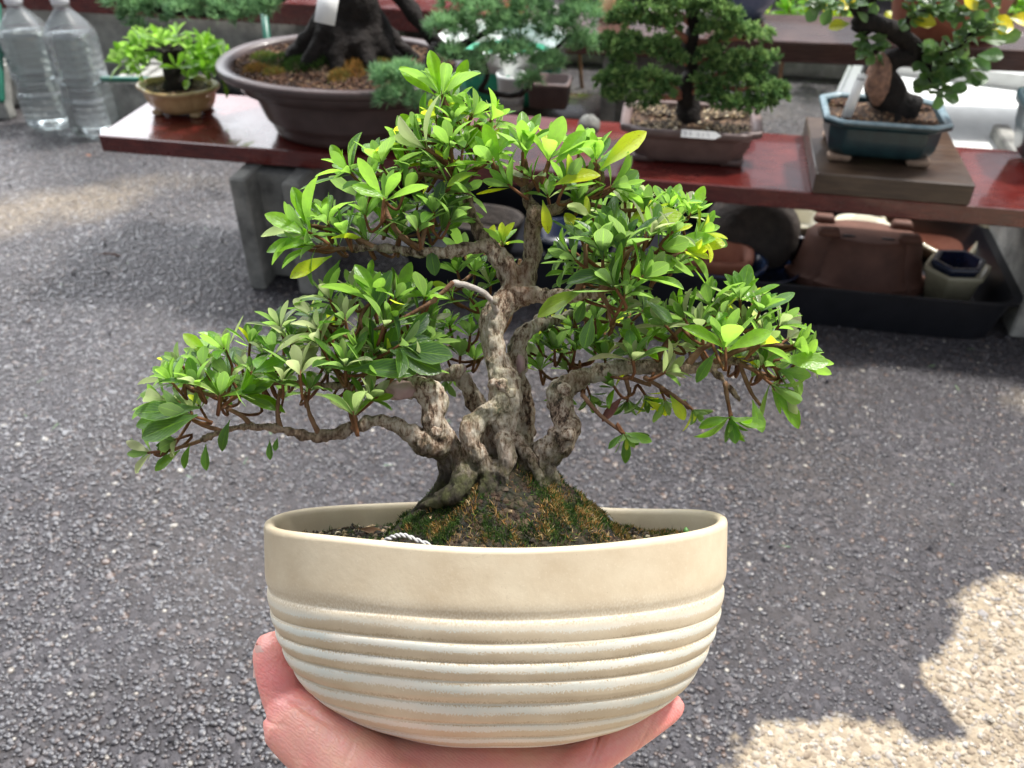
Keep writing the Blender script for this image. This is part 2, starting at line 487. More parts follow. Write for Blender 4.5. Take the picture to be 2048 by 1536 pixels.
ICO = None
def ico():
    global ICO
    p = (1 + 5 ** .5) / 2
    v = np.array([(-1, p, 0), (1, p, 0), (-1, -p, 0), (1, -p, 0), (0, -1, p), (0, 1, p), (0, -1, -p), (0, 1, -p), (p, 0, -1), (p, 0, 1), (-p, 0, -1), (-p, 0, 1)], float)
    v /= np.linalg.norm(v[0])
    f = np.array([(0, 11, 5), (0, 5, 1), (0, 1, 7), (0, 7, 10), (0, 10, 11), (1, 5, 9), (5, 11, 4), (11, 10, 2), (10, 7, 6), (7, 1, 8), (3, 9, 4), (3, 4, 2), (3, 2, 6), (3, 6, 8), (3, 8, 9), (4, 9, 5), (2, 4, 11), (6, 2, 10), (8, 6, 7), (9, 8, 1)])
    return v, f
ICV, ICF = ico()

def rand_rot(N, tilt=3.14):
    # random rotations: spin about z then tilt
    a = RNG.uniform(0, 2 * np.pi, N); b = RNG.normal(0, 1, N) * tilt; c = RNG.uniform(0, 2 * np.pi, N)
    def rz(q): 
        m = np.zeros((N, 3, 3)); m[:, 0, 0] = np.cos(q); m[:, 0, 1] = -np.sin(q); m[:, 1, 0] = np.sin(q); m[:, 1, 1] = np.cos(q); m[:, 2, 2] = 1; return m
    rx = np.zeros((N, 3, 3)); rx[:, 0, 0] = 1; rx[:, 1, 1] = np.cos(b); rx[:, 1, 2] = -np.sin(b); rx[:, 2, 1] = np.sin(b); rx[:, 2, 2] = np.cos(b)
    return rz(c) @ rx @ rz(a)

def stones(name, pts, size, flat, mat, parent=None, tilt=.25, sink=.35, tint=None, smooth=False, rough=.16):
    N = len(pts)
    sc = np.stack([size * RNG.uniform(.7, 1.3, N), size * RNG.uniform(.6, 1.1, N), size * flat * RNG.uniform(.7, 1.2, N)], 1)
    Mx = rand_rot(N, tilt) * sc[:, None, :]
    P = np.array(pts, float); P[:, 2] -= 0
    V, Fc = scatter(ICV, ICF, Mx, P)
    V = V.reshape(N, 12, 3)
    V += RNG.normal(0, 1, V.shape) * (size[:, None, None] * rough)
    V = V.reshape(-1, 3)
    c = np.ones((N, 12, 4)); r = RNG.uniform(0, 1, (N, 3)) if tint is None else tint
    c[:, :, :3] = r[:, None, :]
    return mesh_np(name, V, Fc, mat, parent, smooth=smooth, col=c.reshape(-1, 4))

N = 160000
ys = .36 + (2.3 - .36) * RNG.uniform(0, 1, N) ** .85
xs = RNG.uniform(-1, 1, N) * (.24 + .66 * ys)
sz = RNG.gamma(5, 1, N) / 5 * .0025
big = RNG.uniform(0, 1, N) < .04; sz[big] *= 1.7
sz = np.clip(sz, .0012, .0075)
zs = .0009 - sz * .30 + RNG.normal(0, .00022, N)
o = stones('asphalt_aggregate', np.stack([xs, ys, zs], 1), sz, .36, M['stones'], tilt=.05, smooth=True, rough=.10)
o['kind'] = 'stuff'
# loose grit lying on the asphalt
N = 200
ys = .36 + 1.5 * RNG.uniform(0, 1, N); xs = RNG.uniform(-1, 1, N) * (.14 + .66 * ys)
sz = RNG.uniform(.0012, .0042, N) * .9
tn = RNG.uniform(0, 1, (N, 3)); tn[:, 0] = RNG.uniform(.9, 1, N)
o = stones('loose_grit', np.stack([xs, ys, sz * .8 + .001], 1), sz, .7, M['stones'], tilt=1, tint=tn)
o['kind'] = 'stuff'

# ------------------------------------------------------------------ outlines and pots
def sup(n, a=1.0, b=1.0):
    def f(t):
        c, s = math.cos(t), math.sin(t)
        return a * math.copysign(abs(c) ** (2 / n), c), b * math.copysign(abs(s) ** (2 / n), s)
    return f
def poly(k, a=1.0, b=1.0, ph=0.0, rnd=.12):
    def f(t):
        q = (t - ph) % (2 * math.pi / k) - math.pi / k
        r = math.cos(math.pi / k) / max(math.cos(q), .1)
        r = r * (1 - rnd) + rnd * .95
        return a * r * math.cos(t), b * r * math.sin(t)
    return f
def mokko(a, b, depth=.07):
    def f(t):
        r = 1 - depth * (1 - abs(math.cos(2 * t)) ** .6) 
        return a * r * math.cos(t), b * r * math.sin(t)
    return f
def rectcut(a, b, cut=.16):     # rectangle with notched, rounded corners
    s = sup(7)
    def f(t):
        x, y = s(t)
        m = min(abs(x), abs(y)); k = 1 - cut * max(0, (m - .72) / .28)
        return a * x * k, b * y * k
    return f

def pot_mesh(outer, inner, outline, n=96):
    m = MB()
    m.lathe(outer + inner, n, outline, cap0=True, cap1=True)
    return m

def soil_disc(outline, z, scale, bump, mat, name, parent, n=72, rings=22, seed=3.0, mound=None):
    m = MB(); R_ = []
    for i in range(rings + 1):
        q = scale * (i + .02) / rings
        ring = []
        for j in range(n):
            x, y = outline(2 * math.pi * j / n); x *= q; y *= q
            zz = z + bump * mnoise.fractal(Vector((x * 90 + seed, y * 90, seed)), 1, 2, 4)
            if mound: zz += mound(x, y)
            ring.append((x, y, zz))
        R_.append(ring)
    m.grid(R_, True, True, False)
    m.f[-1] = m.f[-1][::-1] if False else m.f[-1]
    return m.obj(name, mat, parent)

# ------------------------------------------------------------------ leaves
LS = [0, .10, .24, .40, .56, .70, .82, .91, .97, 1.0]
LW = [.10, .17, .45, .76, .97, 1.0, .82, .54, .26, .03]
def leaf_base(fold=.25, curl=.18, ratio=.24):
    v = []; uv = []; f = []
    xs = [-1, -.55, 0, .55, 1]
    for i, (s, w) in enumerate(zip(LS, LW)):
        for k, x in enumerate(xs):
            ser = 1 + (.05 if (i % 2 and abs(x) == 1) else 0)
            v.append((x * w * ratio * ser, s, abs(x) * w * ratio * fold - curl * s * s + .05 * s))
            uv.append((.5 + .5 * x * .98, s))
    for i in range(len(LS) - 1):
        for k in range(4):
            a = i * 5 + k
            f.append((a, a + 1, a + 6, a + 5))
    return np.array(v, float), np.array(f), np.array(uv, float)
LEAFS = [leaf_base(.3, .10, .175), leaf_base(.55, .26, .165), leaf_base(.2, -.08, .18), leaf_base(.9, .14, .15), leaf_base(.4, .38, .165), leaf_base(.15, .10, .215)]
ROUNDS = [leaf_base(.2, .1, .36), leaf_base(.35, .25, .34)]

class Leaves:
    def __init__(s, bases=LEAFS): s.items = [[] for _ in bases]; s.bases = bases
    def add(s, p, d, up, L, wid, tint):
        d = Vector(d).normalized(); x = d.cross(up)
        if x.length < 1e-4: x = d.orthogonal()
        x.normalize(); z = x.cross(d).normalized()
        k = random.randrange(len(s.bases))
        m = [[x[i] * L * wid, d[i] * L, z[i] * L] for i in range(3)]
        s.items[k].append((m, tuple(p), tint))
    def rosette(s, p, axis, L, n, tint, spread=(.22, 1.18), yellow=0.0, dusty=0.0, phase=None):
        axis = Vector(axis).normalized(); a0 = axis.orthogonal().normalized(); b0 = axis.cross(a0)
        ph = random.uniform(0, 6.28) if phase is None else phase
        for i in range(n):
            q = ph + i * 2.39996 + random.uniform(-.25, .25)
            e = spread[0] + (spread[1] - spread[0]) * (i / max(1, n - 1)) + random.uniform(-.12, .12)
            out = a0 * math.cos(q) + b0 * math.sin(q)
            d = axis * math.cos(e) + out * math.sin(e)
            up = axis * math.sin(e) - out * math.cos(e) + Vector([random.uniform(-.25, .25) for _ in range(3)])
            LL = L * 1.04 * (.60 + .5 * (i / max(1, n - 1))) * random.uniform(.75, 1.2)
            t0 = min(1, max(0, tint - .15 + random.uniform(-.36, .34)))
            y = random.uniform(.6, 1) if random.random() < yellow else 0.0
            du = random.uniform(.4, 1.0) if random.random() < dusty else random.uniform(0, .08)
            s.add(Vector(p) + d * L * .03 - axis * L * .08 * i / n, d, up, LL, random.uniform(.8, 1.12), (t0, y, du))
    def build(s, name, mat, parent=None):
        Vs, Fs, Us, Cs = [], [], [], []; off = 0
        for (bv, bf, bu), it in zip(s.bases, s.items):
            if not it: continue
            V, Fc = scatter(bv, bf, np.array([m for m, _, _ in it]), np.array([p for _, p, _ in it]))
            n = len(it); m = len(bv)
            C = np.ones((n, m, 4)); C[:, :, :3] = np.array([t for _, _, t in it])[:, None, :]
            Vs.append(V); Fs.append(Fc + off); Us.append(np.tile(bu, (n, 1))); Cs.append(C.reshape(-1, 4)); off += len(V)
        return mesh_np(name, np.concatenate(Vs), np.concatenate(Fs), mat, parent, True, np.concatenate(Us), np.concatenate(Cs))

# ================================================================== THE BONSAI IN THE HAND
# its own frame: x right, y away from the viewer, z up along the (tilted) pot
D0 = .45
X0 = -.0081
bon_cam = Vector((X0, D0, -.172))       # base of the pot, in metres from the eye along the tilted axes
ROTX = -PITCH
Rm = Matrix.Rotation(ROTX, 3, 'X')
base_world = Vector((0, 0, CAMH)) + Rm @ bon_cam
bonsai = empty('azalea_bonsai', base_world, 'gnarled azalea bonsai with bright leaves in a ribbed cream pot held in a hand', 'bonsai', rot=(ROTX, 0, 0))
def T(u, v, D=D0):                       # point at photo position, D metres away along the view axis, in the bonsai's frame
    return Vector(((u - 1024) / F * D, D, (768 - v) / F * D)) - bon_cam
PX = D0 / F

# --- pot
t = NT('ribbed_cream_glaze')
uvn = t.n('UVMap'); su = t.n('SeparateXYZ'); t.l(uvn.outputs[0], su.inputs[0])
streak = t.noise(1, 5, .65, None)
mp = t.n('Mapping'); mp.inputs['Scale'].default_value = (420, 9, 1); t.l(uvn.outputs[0], mp.inputs[0])
stn = t.n('TexNoise'); stn.inputs['Scale'].default_value = 1; stn.inputs['Detail'].default_value = 3; t.l(mp.outputs[0], stn.inputs[0])
vv = t.math('ADD', su.outputs[1], t.math('MULTIPLY', t.math('SUBTRACT', stn.outputs[0], .5), .62))
vv = t.math('ADD', vv, t.math('MULTIPLY', t.math('SUBTRACT', t.noise(26, 3, .6), .5), .5))
fr = t.math('FRACT', vv)
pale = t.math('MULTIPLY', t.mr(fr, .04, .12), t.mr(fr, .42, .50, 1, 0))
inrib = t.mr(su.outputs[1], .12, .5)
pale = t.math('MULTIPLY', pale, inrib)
tan = t.mix(t.mr(t.noise(35, 5, .6), .3, .7), (.52, .42, .285), (.64, .55, .40))
paleb = t.mix(t.mr(t.noise(30, 3, .6), .35, .65), (.62, .66, .61), (.76, .73, .64))
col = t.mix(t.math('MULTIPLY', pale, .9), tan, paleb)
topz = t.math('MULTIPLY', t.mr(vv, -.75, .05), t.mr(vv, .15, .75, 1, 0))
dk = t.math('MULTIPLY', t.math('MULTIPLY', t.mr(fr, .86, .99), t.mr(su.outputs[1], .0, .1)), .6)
col = t.mix(dk, col, (.24, .165, .085))  # shade lines of the grooves painted brown into the glaze
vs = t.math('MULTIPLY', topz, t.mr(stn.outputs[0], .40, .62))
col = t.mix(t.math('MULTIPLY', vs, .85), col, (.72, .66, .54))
spk = t.mr(t.voro(420, 'Distance'), .03, .08, .75, 0)
spk = t.math('MULTIPLY', spk, t.mr(t.noise(70, 2), .47, .56))
col = t.mix(spk, col, (.18, .12, .07))
fine = t.mr(t.noise(900, 2, .5), .6, .75, 0, .25)
col = t.mix(fine, col, (.75, .68, .55))
crk = t.n('TexVoronoi', feature='DISTANCE_TO_EDGE'); crk.inputs['Scale'].default_value = 22
t.l(t.mix(.06, t.coord(), t.noise(60, 4, .6, out='Color'), 'ADD'), crk.inputs['Vector'])
ck = t.math('MULTIPLY', t.mr(crk.outputs[0], 0, .012, .55, 0), t.mr(t.noise(18, 2), .64, .70))
col = t.mix(ck, col, (.22, .16, .10))
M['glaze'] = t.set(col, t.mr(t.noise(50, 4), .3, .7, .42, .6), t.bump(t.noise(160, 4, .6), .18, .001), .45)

ZR = .1014            # rim height above the base
A_, B_ = .1166, .0726
sup_pot = sup(2.0)
def pot_outline(tt):
    c, s = math.cos(tt), math.sin(tt)
    x = math.copysign(abs(c) ** .97, c); y = math.copysign(abs(s) ** 1.10, s)
    return x, y
def prof_r(z):        # half width of the body at height z above base
    pts = [(0.0, .050), (.0015, .062), (.006, .074), (.0125, .0855), (.0225, .0975), (.035, .1055), (.047, .1105), (.060, .1140), (.075, .1160), (.1014, .1166)]
    for (z0, r0), (z1, r1) in zip(pts, pts[1:]):
        if z <= z1:
            k = (z - z0) / (z1 - z0); return r0 + (r1 - r0) * k
    return pts[-1][1]
grooves = [.0035, .0115, .0205, .0315, .0425, .0515, .0605, .0710]   # heights from the base
rings, uvs = [], []
n = 200
def ring_pt(a, r, z, thick=0.0, wob=0.0):
    x, y = pot_outline(a)
    k = r / A_
    bb = B_ * (k ** 1.15)
    aa = r
    px_, py_ = x * (aa - thick), y * (bb - thick)
    zz = z + (.0012 * math.cos(2 * a + .4) + .0009 * math.cos(3 * a) + .0006 * math.sin(5 * a)) * wob
    return (px_, py_, zz)
zz = [i * .0005 for i in range(int(ZR / .0005) + 1)]
def rib(z):
    gv = grooves
    if z > gv[-1] + .010: return 0.0, -(z - gv[-1]) / .012
    # uv period: integer at each groove counted downward from the top one
    for i in range(len(gv) - 1, -1, -1):
        top = gv[i]; bot = gv[i - 1] if i > 0 else top - .009
        if z <= top + (.010 if i == len(gv) - 1 else 0) and z > bot:
            k = (top - z) / (top - bot)
            idx = len(gv) - 1 - i
            kk = max(0, min(1, k))
            hgt = math.sin(math.pi * kk ** .72) ** .7
            return -.0018 * (1 - hgt) * (1 if z > .004 else .4) * (math.exp(-((z - top) / .0042) ** 2) if z > top else 1), (idx + k + .0001 if k > 0 else -(z - top) / .012)
    return 0.0, 8.0
for z in zz:
    off, vq = rib(z)
    ring = []; uvr = []
    for j in range(n):
        a = 2 * math.pi * j / n
        w = 1 + .35 * mnoise.noise(Vector((math.cos(a) * 3, math.sin(a) * 3, z * 60)))
        fade = .55 + .45 * max(0, min(1, (mnoise.noise(Vector((math.cos(a) * 2.2 + 4, math.sin(a) * 2.2, z * 20))) + .6)))
        q = (z / ZR) ** 2
        zw = z + .0012 * mnoise.noise(Vector((math.cos(a) * 1.7, math.sin(a) * 1.7, 5 + z * 15)))
        p = ring_pt(a, prof_r(z) + off * w * fade, zw, 0, q)
        ring.append(p); uvr.append((min(j, n - j) / n * 2, vq))
    rings.append(ring); uvs.append(uvr)
TH = .0058
for (dr, z) in [(.0004, ZR + .0012), (.0018, ZR + .0021), (.0036, ZR + .0020), (.0050, ZR + .0010), (TH, ZR - .0010), (TH + .0006, ZR - .006), (TH + .0012, ZR - .014), (TH + .002, ZR - .024), (TH + .006, ZR - .04)]:
    rings.append([ring_pt(2 * math.pi * j / n, A_, z, dr, 1) for j in range(n)])
    uvs.append([(min(j, n - j) / n * 2, -2.5) for j in range(n)])
pm = MB(); pm.grid(rings, True, True, True, uvs)
pm.obj('pot', M['glaze'], bonsai)

# --- soil with the root mound
MC = (-.0045 + .006, -.002)     # centre of the mound relative to the pot
ZS = ZR - .0098
def mound(x, y):
    dx, dy = (x - .004), (y - 0.0)
    r = math.hypot(dx * (.92 if dx > 0 else .93), dy * 1.25)
    k = max(0, 1 - r / .058)
    return .050 * k ** .92 + .004 * max(0, 1 - r / .085)
soil_disc(lambda a: (pot_outline(a)[0] * A_, pot_outline(a)[1] * B_), ZS, .937, .0035, M['soil_moss'], 'soil', bonsai, 160, 60, 3.0, mound)

def soil_z(x, y): return ZS + mound(x, y) + .0035 * mnoise.fractal(Vector((x * 90 + 3, y * 90, 3)), 1, 2, 4)
M['moss'] = mat_attr('moss', [(0, (.012, .028, .006)), (.35, (.045, .10, .012)), (.5, (.11, .17, .03)), (.62, (.15, .12, .03)), (.8, (.33, .15, .03)), (1, (.46, .36, .18))], .9, .2)
M['brown_grit'] = mat_attr('brown_grit', [(0, (.02, .012, .008)), (.5, (.07, .032, .018)), (.9, (.14, .07, .035)), (1, (.26, .18, .10))], .8)
M['grit'] = mat_attr('grit', [(0, (.02, .016, .013)), (.35, (.07, .05, .035)), (.6, (.16, .12, .08)), (.85, (.36, .26, .14)), (1, (.62, .55, .40))], .8)
# moss: little curved blades in tufts
BL = np.array([(-.10, 0, 0), (.10, 0, 0), (.07, .25, .55), (-.07, .25, .55), (.01, .7, 1.0), (-.01, .7, 1.0)], float)
BF = np.array([(0, 1, 2, 3), (3, 2, 4, 5)])
def moss(name, pts, L, tint, mat, parent, lean=.7):
    N = len(pts)
    Mx = rand_rot(N, lean) * (L * RNG.uniform(.6, 1.4, N))[:, None, None]
    V, Fc = scatter(BL, BF, Mx, pts)
    c = np.ones((N, 6, 4)); c[:, :, 0] = np.clip(tint, 0, 1)[:, None]
    return mesh_np(name, V, Fc, mat, parent, True, col=c.reshape(-1, 4))
pts, tn = [], []
while len(pts) < 52000:
    a = random.uniform(0, 6.283); q = .93 * math.sqrt(random.random())
    if random.random() < .5: q *= .62
    x, y = pot_outline(a); x *= A_ * q; y *= B_ * q
    dens = 1.5 * mnoise.noise(Vector((x * 60, y * 60, 9))) + .22
    sm_ = 1 / (1 + math.exp(-(x + .012 + .03 * mnoise.noise(Vector((x * 30, y * 30, 17)))) / .008)); dens -= .38 * (1 - sm_)
    dens += .28 * sm_
    if x < -.06: dens -= .15
    if random.random() > max(.04, dens + .2): continue
    # tint: left dark green, front centre and right shoulder rust
    c = .10 + .12 * random.random() + .22 * mnoise.noise(Vector((x * 120, y * 120, 2)))
    rust = mnoise.noise(Vector((x * 120 + 7, y * 120, 4))) + (-.22 + .52 * sm_)
    if rust > .16 and random.random() < .55: c = .58 + .42 * random.random()
    elif random.random() < .12: c = .5
    pts.append((x, y, soil_z(x, y) - .0005)); tn.append(c + random.uniform(-.1, .1))
mo = moss('moss', np.array(pts), .0021, np.array(tn), M['moss'], bonsai)
pts = []; 
for i in range(1500):
    a = random.uniform(0, 6.283); q = .93 * math.sqrt(random.random()); x, y = pot_outline(a); x *= A_ * q; y *= B_ * q
    if mound(x, y) > .004 and random.random() < .88: continue
    pts.append((x, y, soil_z(x, y) + .0004))
sz = RNG.uniform(.0006, .0019, len(pts)); sz[RNG.uniform(0, 1, len(pts)) < .03] *= 1.9
stones('grit', np.array(pts), sz, .8, M['grit'], bonsai, 1.0)

# --- trunk and limbs, grown as one skin
tm = MB()
def limb(pts, j=.30, sub=5, n=14, mb=None):
    P = [T(u, v, D0 + d) for (u, v, r, d) in pts]; Rr = [r * PX for (u, v, r, d) in pts]
    (mb or tm).tube(P, Rr, n, sub, j, random.uniform(0, 50))
# main trunk
limb([(965, 985, 42, .0), (975, 930, 38, -.001), (992, 880, 35, -.002), (1003, 838, 33, -.008), (1010, 795, 35, -.008), (1008, 765, 31, -.008), (1000, 735, 24, -.006), (989, 695, 22, -.004), (986, 655, 25, -.003), (1000, 615, 28, -.002), (1030, 588, 27, 0)], .13)
limb([(1012, 885, 26, -.002), (1010, 925, 28, -.006), (1008, 965, 26, -.010), (1006, 1000, 20, -.012)], .5)
limb([(1046, 900, 18, -.004), (1044, 940, 18, -.010), (1030, 975, 12, -.014)], .4)
limb([(1030, 592, 28, 0), (1022, 552, 23, .0), (1000, 515, 21, .0), (972, 482, 15, .002), (950, 448, 12, .003), (938, 405, 10, .004), (925, 365, 9, .003), (905, 335, 8, 0), (900, 290, 6, 0), (893, 240, 5, 0)])
limb([(1035, 592, 28, 0), (1055, 548, 21, .002), (1066, 500, 17, .002), (1064, 455, 17, .0), (1072, 432, 19, -.002), (1060, 405, 12, -.002), (1050, 372, 9, -.002)])
limb([(1075, 432, 18, 0), (1105, 420, 12, -.003), (1150, 400, 9, -.006), (1195, 375, 7, -.008), (1205, 345, 5, -.008)])
limb([(1020, 592, 26, 0), (1062, 590, 20, -.004), (1100, 592, 14, -.008), (1150, 592, 12, -.015), (1200, 585, 9, -.022)])
limb([(985, 492, 15, 0), (940, 495, 13, -.004), (890, 506, 12, -.008), (845, 506, 10, -.010), (800, 500, 8, -.010), (750, 495, 7, -.010), (695, 497, 5, -.010), (640, 490, 4, -.010)])
# second trunk, behind
limb([(1030, 905, 32, .022), (1046, 860, 26, .022), (1050, 810, 20, .020), (1040, 760, 17, .018), (1032, 725, 22, .014), (1035, 690, 19, .014), (1050, 662, 19, .015), (1085, 648, 12, .02), (1130, 632, 9, .026), (1180, 612, 7, .03)])
limb([(1060, 655, 10, .015), (1085, 625, 6, .02), (1108, 600, 5, .02)])
# right limb
limb([(1056, 948, 38, .0), (1078, 920, 34, -.003), (1110, 892, 32, -.006), (1132, 858, 27, -.006), (1124, 818, 25, -.004), (1120, 785, 28, -.002), (1145, 764, 21, .0), (1195, 748, 18, .0), (1250, 733, 17, .0), (1310, 734, 15, -.002), (1370, 738, 14, -.004), (1420, 730, 11, -.004), (1470, 722, 8, -.004), (1520, 715, 6, -.002)])
limb([(1420, 735, 9, -.004), (1450, 765, 7, -.006), (1480, 800, 5, -.006)])
limb([(1105, 905, 20, -.006), (1128, 880, 19, -.010), (1138, 862, 15, -.012)])
# left limbs
limb([(930, 945, 30, -.002), (905, 905, 26, -.008), (880, 872, 27, -.012), (870, 838, 25, -.014), (870, 800, 25, -.014), (842, 775, 24, -.014), (815, 775, 20, -.014), (790, 783, 14, -.014)])
limb([(925, 930, 28, -.004), (890, 902, 25, -.010), (850, 885, 24, -.014), (820, 866, 17, -.015), (785, 848, 14, -.015), (752, 842, 12, -.015), (705, 856, 12, -.016), (655, 872, 12, -.017), (612, 872, 10, -.018), (560, 858, 9, -.018), (505, 852, 7, -.019), (445, 862, 6, -.020), (400, 882, 4, -.020)])
limb([(800, 785, 12, -.012), (755, 785, 11, -.010), (700, 775, 9, -.008), (640, 770, 7, -.008), (590, 765, 5, -.008)])
limb([(985, 850, 28, .012), (955, 810, 19, .014), (932, 768, 18, .014), (915, 748, 17, .014), (880, 752, 12, .016), (838, 750, 9, .018), (780, 735, 7, .02)])
# looping root and fused roots on the mound
limb([(985, 818, 22, -.014), (948, 850, 21, -.018), (940, 885, 21, -.020), (962, 925, 21, -.016), (968, 960, 17, -.014), (950, 1000, 10, -.016), (944, 1020, 6, -.018)])
limb([(1005, 878, 20, -.014), (1016, 915, 17, -.018), (1006, 948, 14, -.019), (1012, 980, 9, -.020), (1006, 1000, 5, -.020)])
limb([(1032, 880, 17, -.010), (1056, 912, 13, -.014), (1076, 950, 10, -.015), (1090, 985, 7, -.017), (1098, 1010, 4, -.018)])
limb([(1070, 920, 24, -.008), (1095, 950, 20, -.008), (1118, 985, 12, -.006), (1140, 1015, 6, -.006)])
limb([(980, 935, 12, -.018), (975, 965, 10, -.020), (962, 990, 7, -.022), (958, 1012, 5, -.022)])
limb([(1078, 940, 14, -.010), (1090, 975, 9, -.014), (1082, 1005, 6, -.018), (1090, 1030, 4, -.02)])
limb([(935, 905, 28, -.012), (930, 950, 26, -.018), (915, 985, 22, -.022), (875, 1000, 14, -.022), (845, 1012, 9, -.020)])
limb([(900, 920, 22, -.004), (895, 960, 20, -.004), (872, 990, 16, -.004), (835, 1020, 10, -.002)])
limb([(985, 940, 30, -.012), (982, 990, 24, -.018), (985, 1020, 10, -.020)])
limb([(1040, 950, 28, .006), (1045, 990, 34, .004), (1050, 1030, 34, 0)])
limb([(955, 940, 34, .004), (945, 985, 38, .004), (935, 1030, 36, 0)])
# knots
for (u, v, r, d) in [(1003, 770, 14, -.026), (1018, 785, 12, -.026), (985, 765, 10, -.024), (912, 742, 17, .006), (1262, 722, 9, -.010), (1072, 430, 20, -.008), (1132, 868, 15, -.018), (992, 600, 10, -.012), (870, 862, 14, -.024), (1128, 780, 16, -.014), (850, 772, 18, -.02)]:
    limb([(u, v, r * .9, d), (u + 2, v + 1, r, d - .002)], .3, 1)
trunk = tm.obj('trunk', M['bark'], bonsai)
md = trunk.modifiers.new('r', 'REMESH'); md.mode = 'VOXEL'; md.voxel_size = .00062
ms = trunk.modifiers.new('s', 'SMOOTH'); ms.iterations = 2; ms.factor = .5
apply_mods(trunk)
# bark relief
me = trunk.data; co = np.empty(len(me.vertices) * 3); me.vertices.foreach_get('co', co); co = co.reshape(-1, 3)
no = np.empty(len(me.vertices) * 3); me.vertices.foreach_get('normal', no); no = no.reshape(-1, 3)
hh = np.array([.0012 * mnoise.fractal(Vector((c[0] * 170, c[1] * 170, c[2] * 75)), .8, 2.1, 5) + .0004 * mnoise.noise(Vector(c) * 110) - .0012 * max(0, mnoise.noise(Vector(c) * 240)) for c in co])
me.vertices.foreach_set('co', (co + no * hh[:, None]).ravel().astype(np.float32)); me.update()
me.materials.clear(); me.materials.append(M['bark'])

# bare grey jin
jm = MB(); limb([(992, 622, 7, -.010), (984, 602, 6, -.014), (964, 583, 5.5, -.016), (932, 571, 6, -.016), (908, 566, 7, -.016)], .45, 5, 12, jm)
jm.obj('deadwood_stub', simple('grey_deadwood', (.22, .17, .14), (.50, .46, .42), 150, .7, .6, 500, stretch=(1, 1, 1)), bonsai)
# wound paste
M['paste'] = simple('mauve_wound_paste', (.30, .19, .18), (.38, .26, .25), 120, .65, .4, 350)
for (u, v, r, d, sx) in [(800, 780, 22, -.020, 1.25), (1041, 727, 12, .0015, .8), (918, 738, 11, .004, 1.3)]:
    b = MB(); c = T(u, v, D0 + d); rings = []
    for i in range(13):
        ph = math.pi * i / 12; ring = []
        for j in range(24):
            a = 2 * math.pi * j / 24
            q = Vector((math.sin(ph) * math.cos(a) * sx, math.sin(ph) * math.sin(a) * .8, math.cos(ph) * (1.5 if sx < 1 else .9)))
            ring.append(c + q * r * PX * (1 + .22 * mnoise.noise(q * 2 + Vector((u, 0, 0)))))
        rings.append(ring)
    b.grid(rings, True, True, True); b.obj('wound_paste', M['paste'], bonsai)

# anchoring wires twisted at the soil
M['wire'] = simple('grey_wire', (.34, .34, .35), (.55, .54, .53), 300, .4, .2, 600)
def wire(pts, D, nm='tie_wire'):
    b = MB(); P, _ = smooth_path([T(u, v, D + d) for u, v, d in pts], [1] * len(pts), 10)
    for ph in (0, math.pi):
        Q = []
        for i, p in enumerate(P):
            a = ph + i * .75
            Q.append(p + Vector((0, math.cos(a), math.sin(a))) * 2.7 * PX)
        b.tube(Q, [2.6 * PX] * len(Q), 8, 1)
    b.obj(nm, M['wire'], bonsai)
wire([(742, 1098, .0), (762, 1086, .0), (786, 1074, .0), (808, 1071, .0), (838, 1082, 0), (872, 1094, 0)], .415)
wire([(1180, 1030, 0), (1205, 1030, 0), (1218, 1036, 0), (1232, 1056, 0)], .455)
# a dead leaf and two seedlings in the pot
lv = Leaves(); lv.add(T(712, 1058, .47), (1, .1, -.1), Vector((0, -1, .6)), .016, .8, (0, 1, 1)); 
lv.build('dead_leaf', simple('dry_leaf', (.16, .085, .04), (.26, .15, .08), 200, .7), bonsai)
sm = MB(); sm.tube([T(1368, 1085, .43), T(1372, 1072, .43), T(1372, 1064, .43)], [.0004, .0004, .0007], 6, 3); sm.tube([T(1380, 1085, .43), T(1386, 1076, .43), T(1376, 1069, .43)], [.0004, .0004, .0007], 6, 3)
sm.lathe([(.0002, -.002), (.0013, -.001), (.0014, .0005), (.0002, .002)], 10, None, T(1372, 1062, .43), True, True)
sm.obj('seedling', simple('seedling_green', (.05, .15, .03), (.09, .22, .05), 100, .5), bonsai)

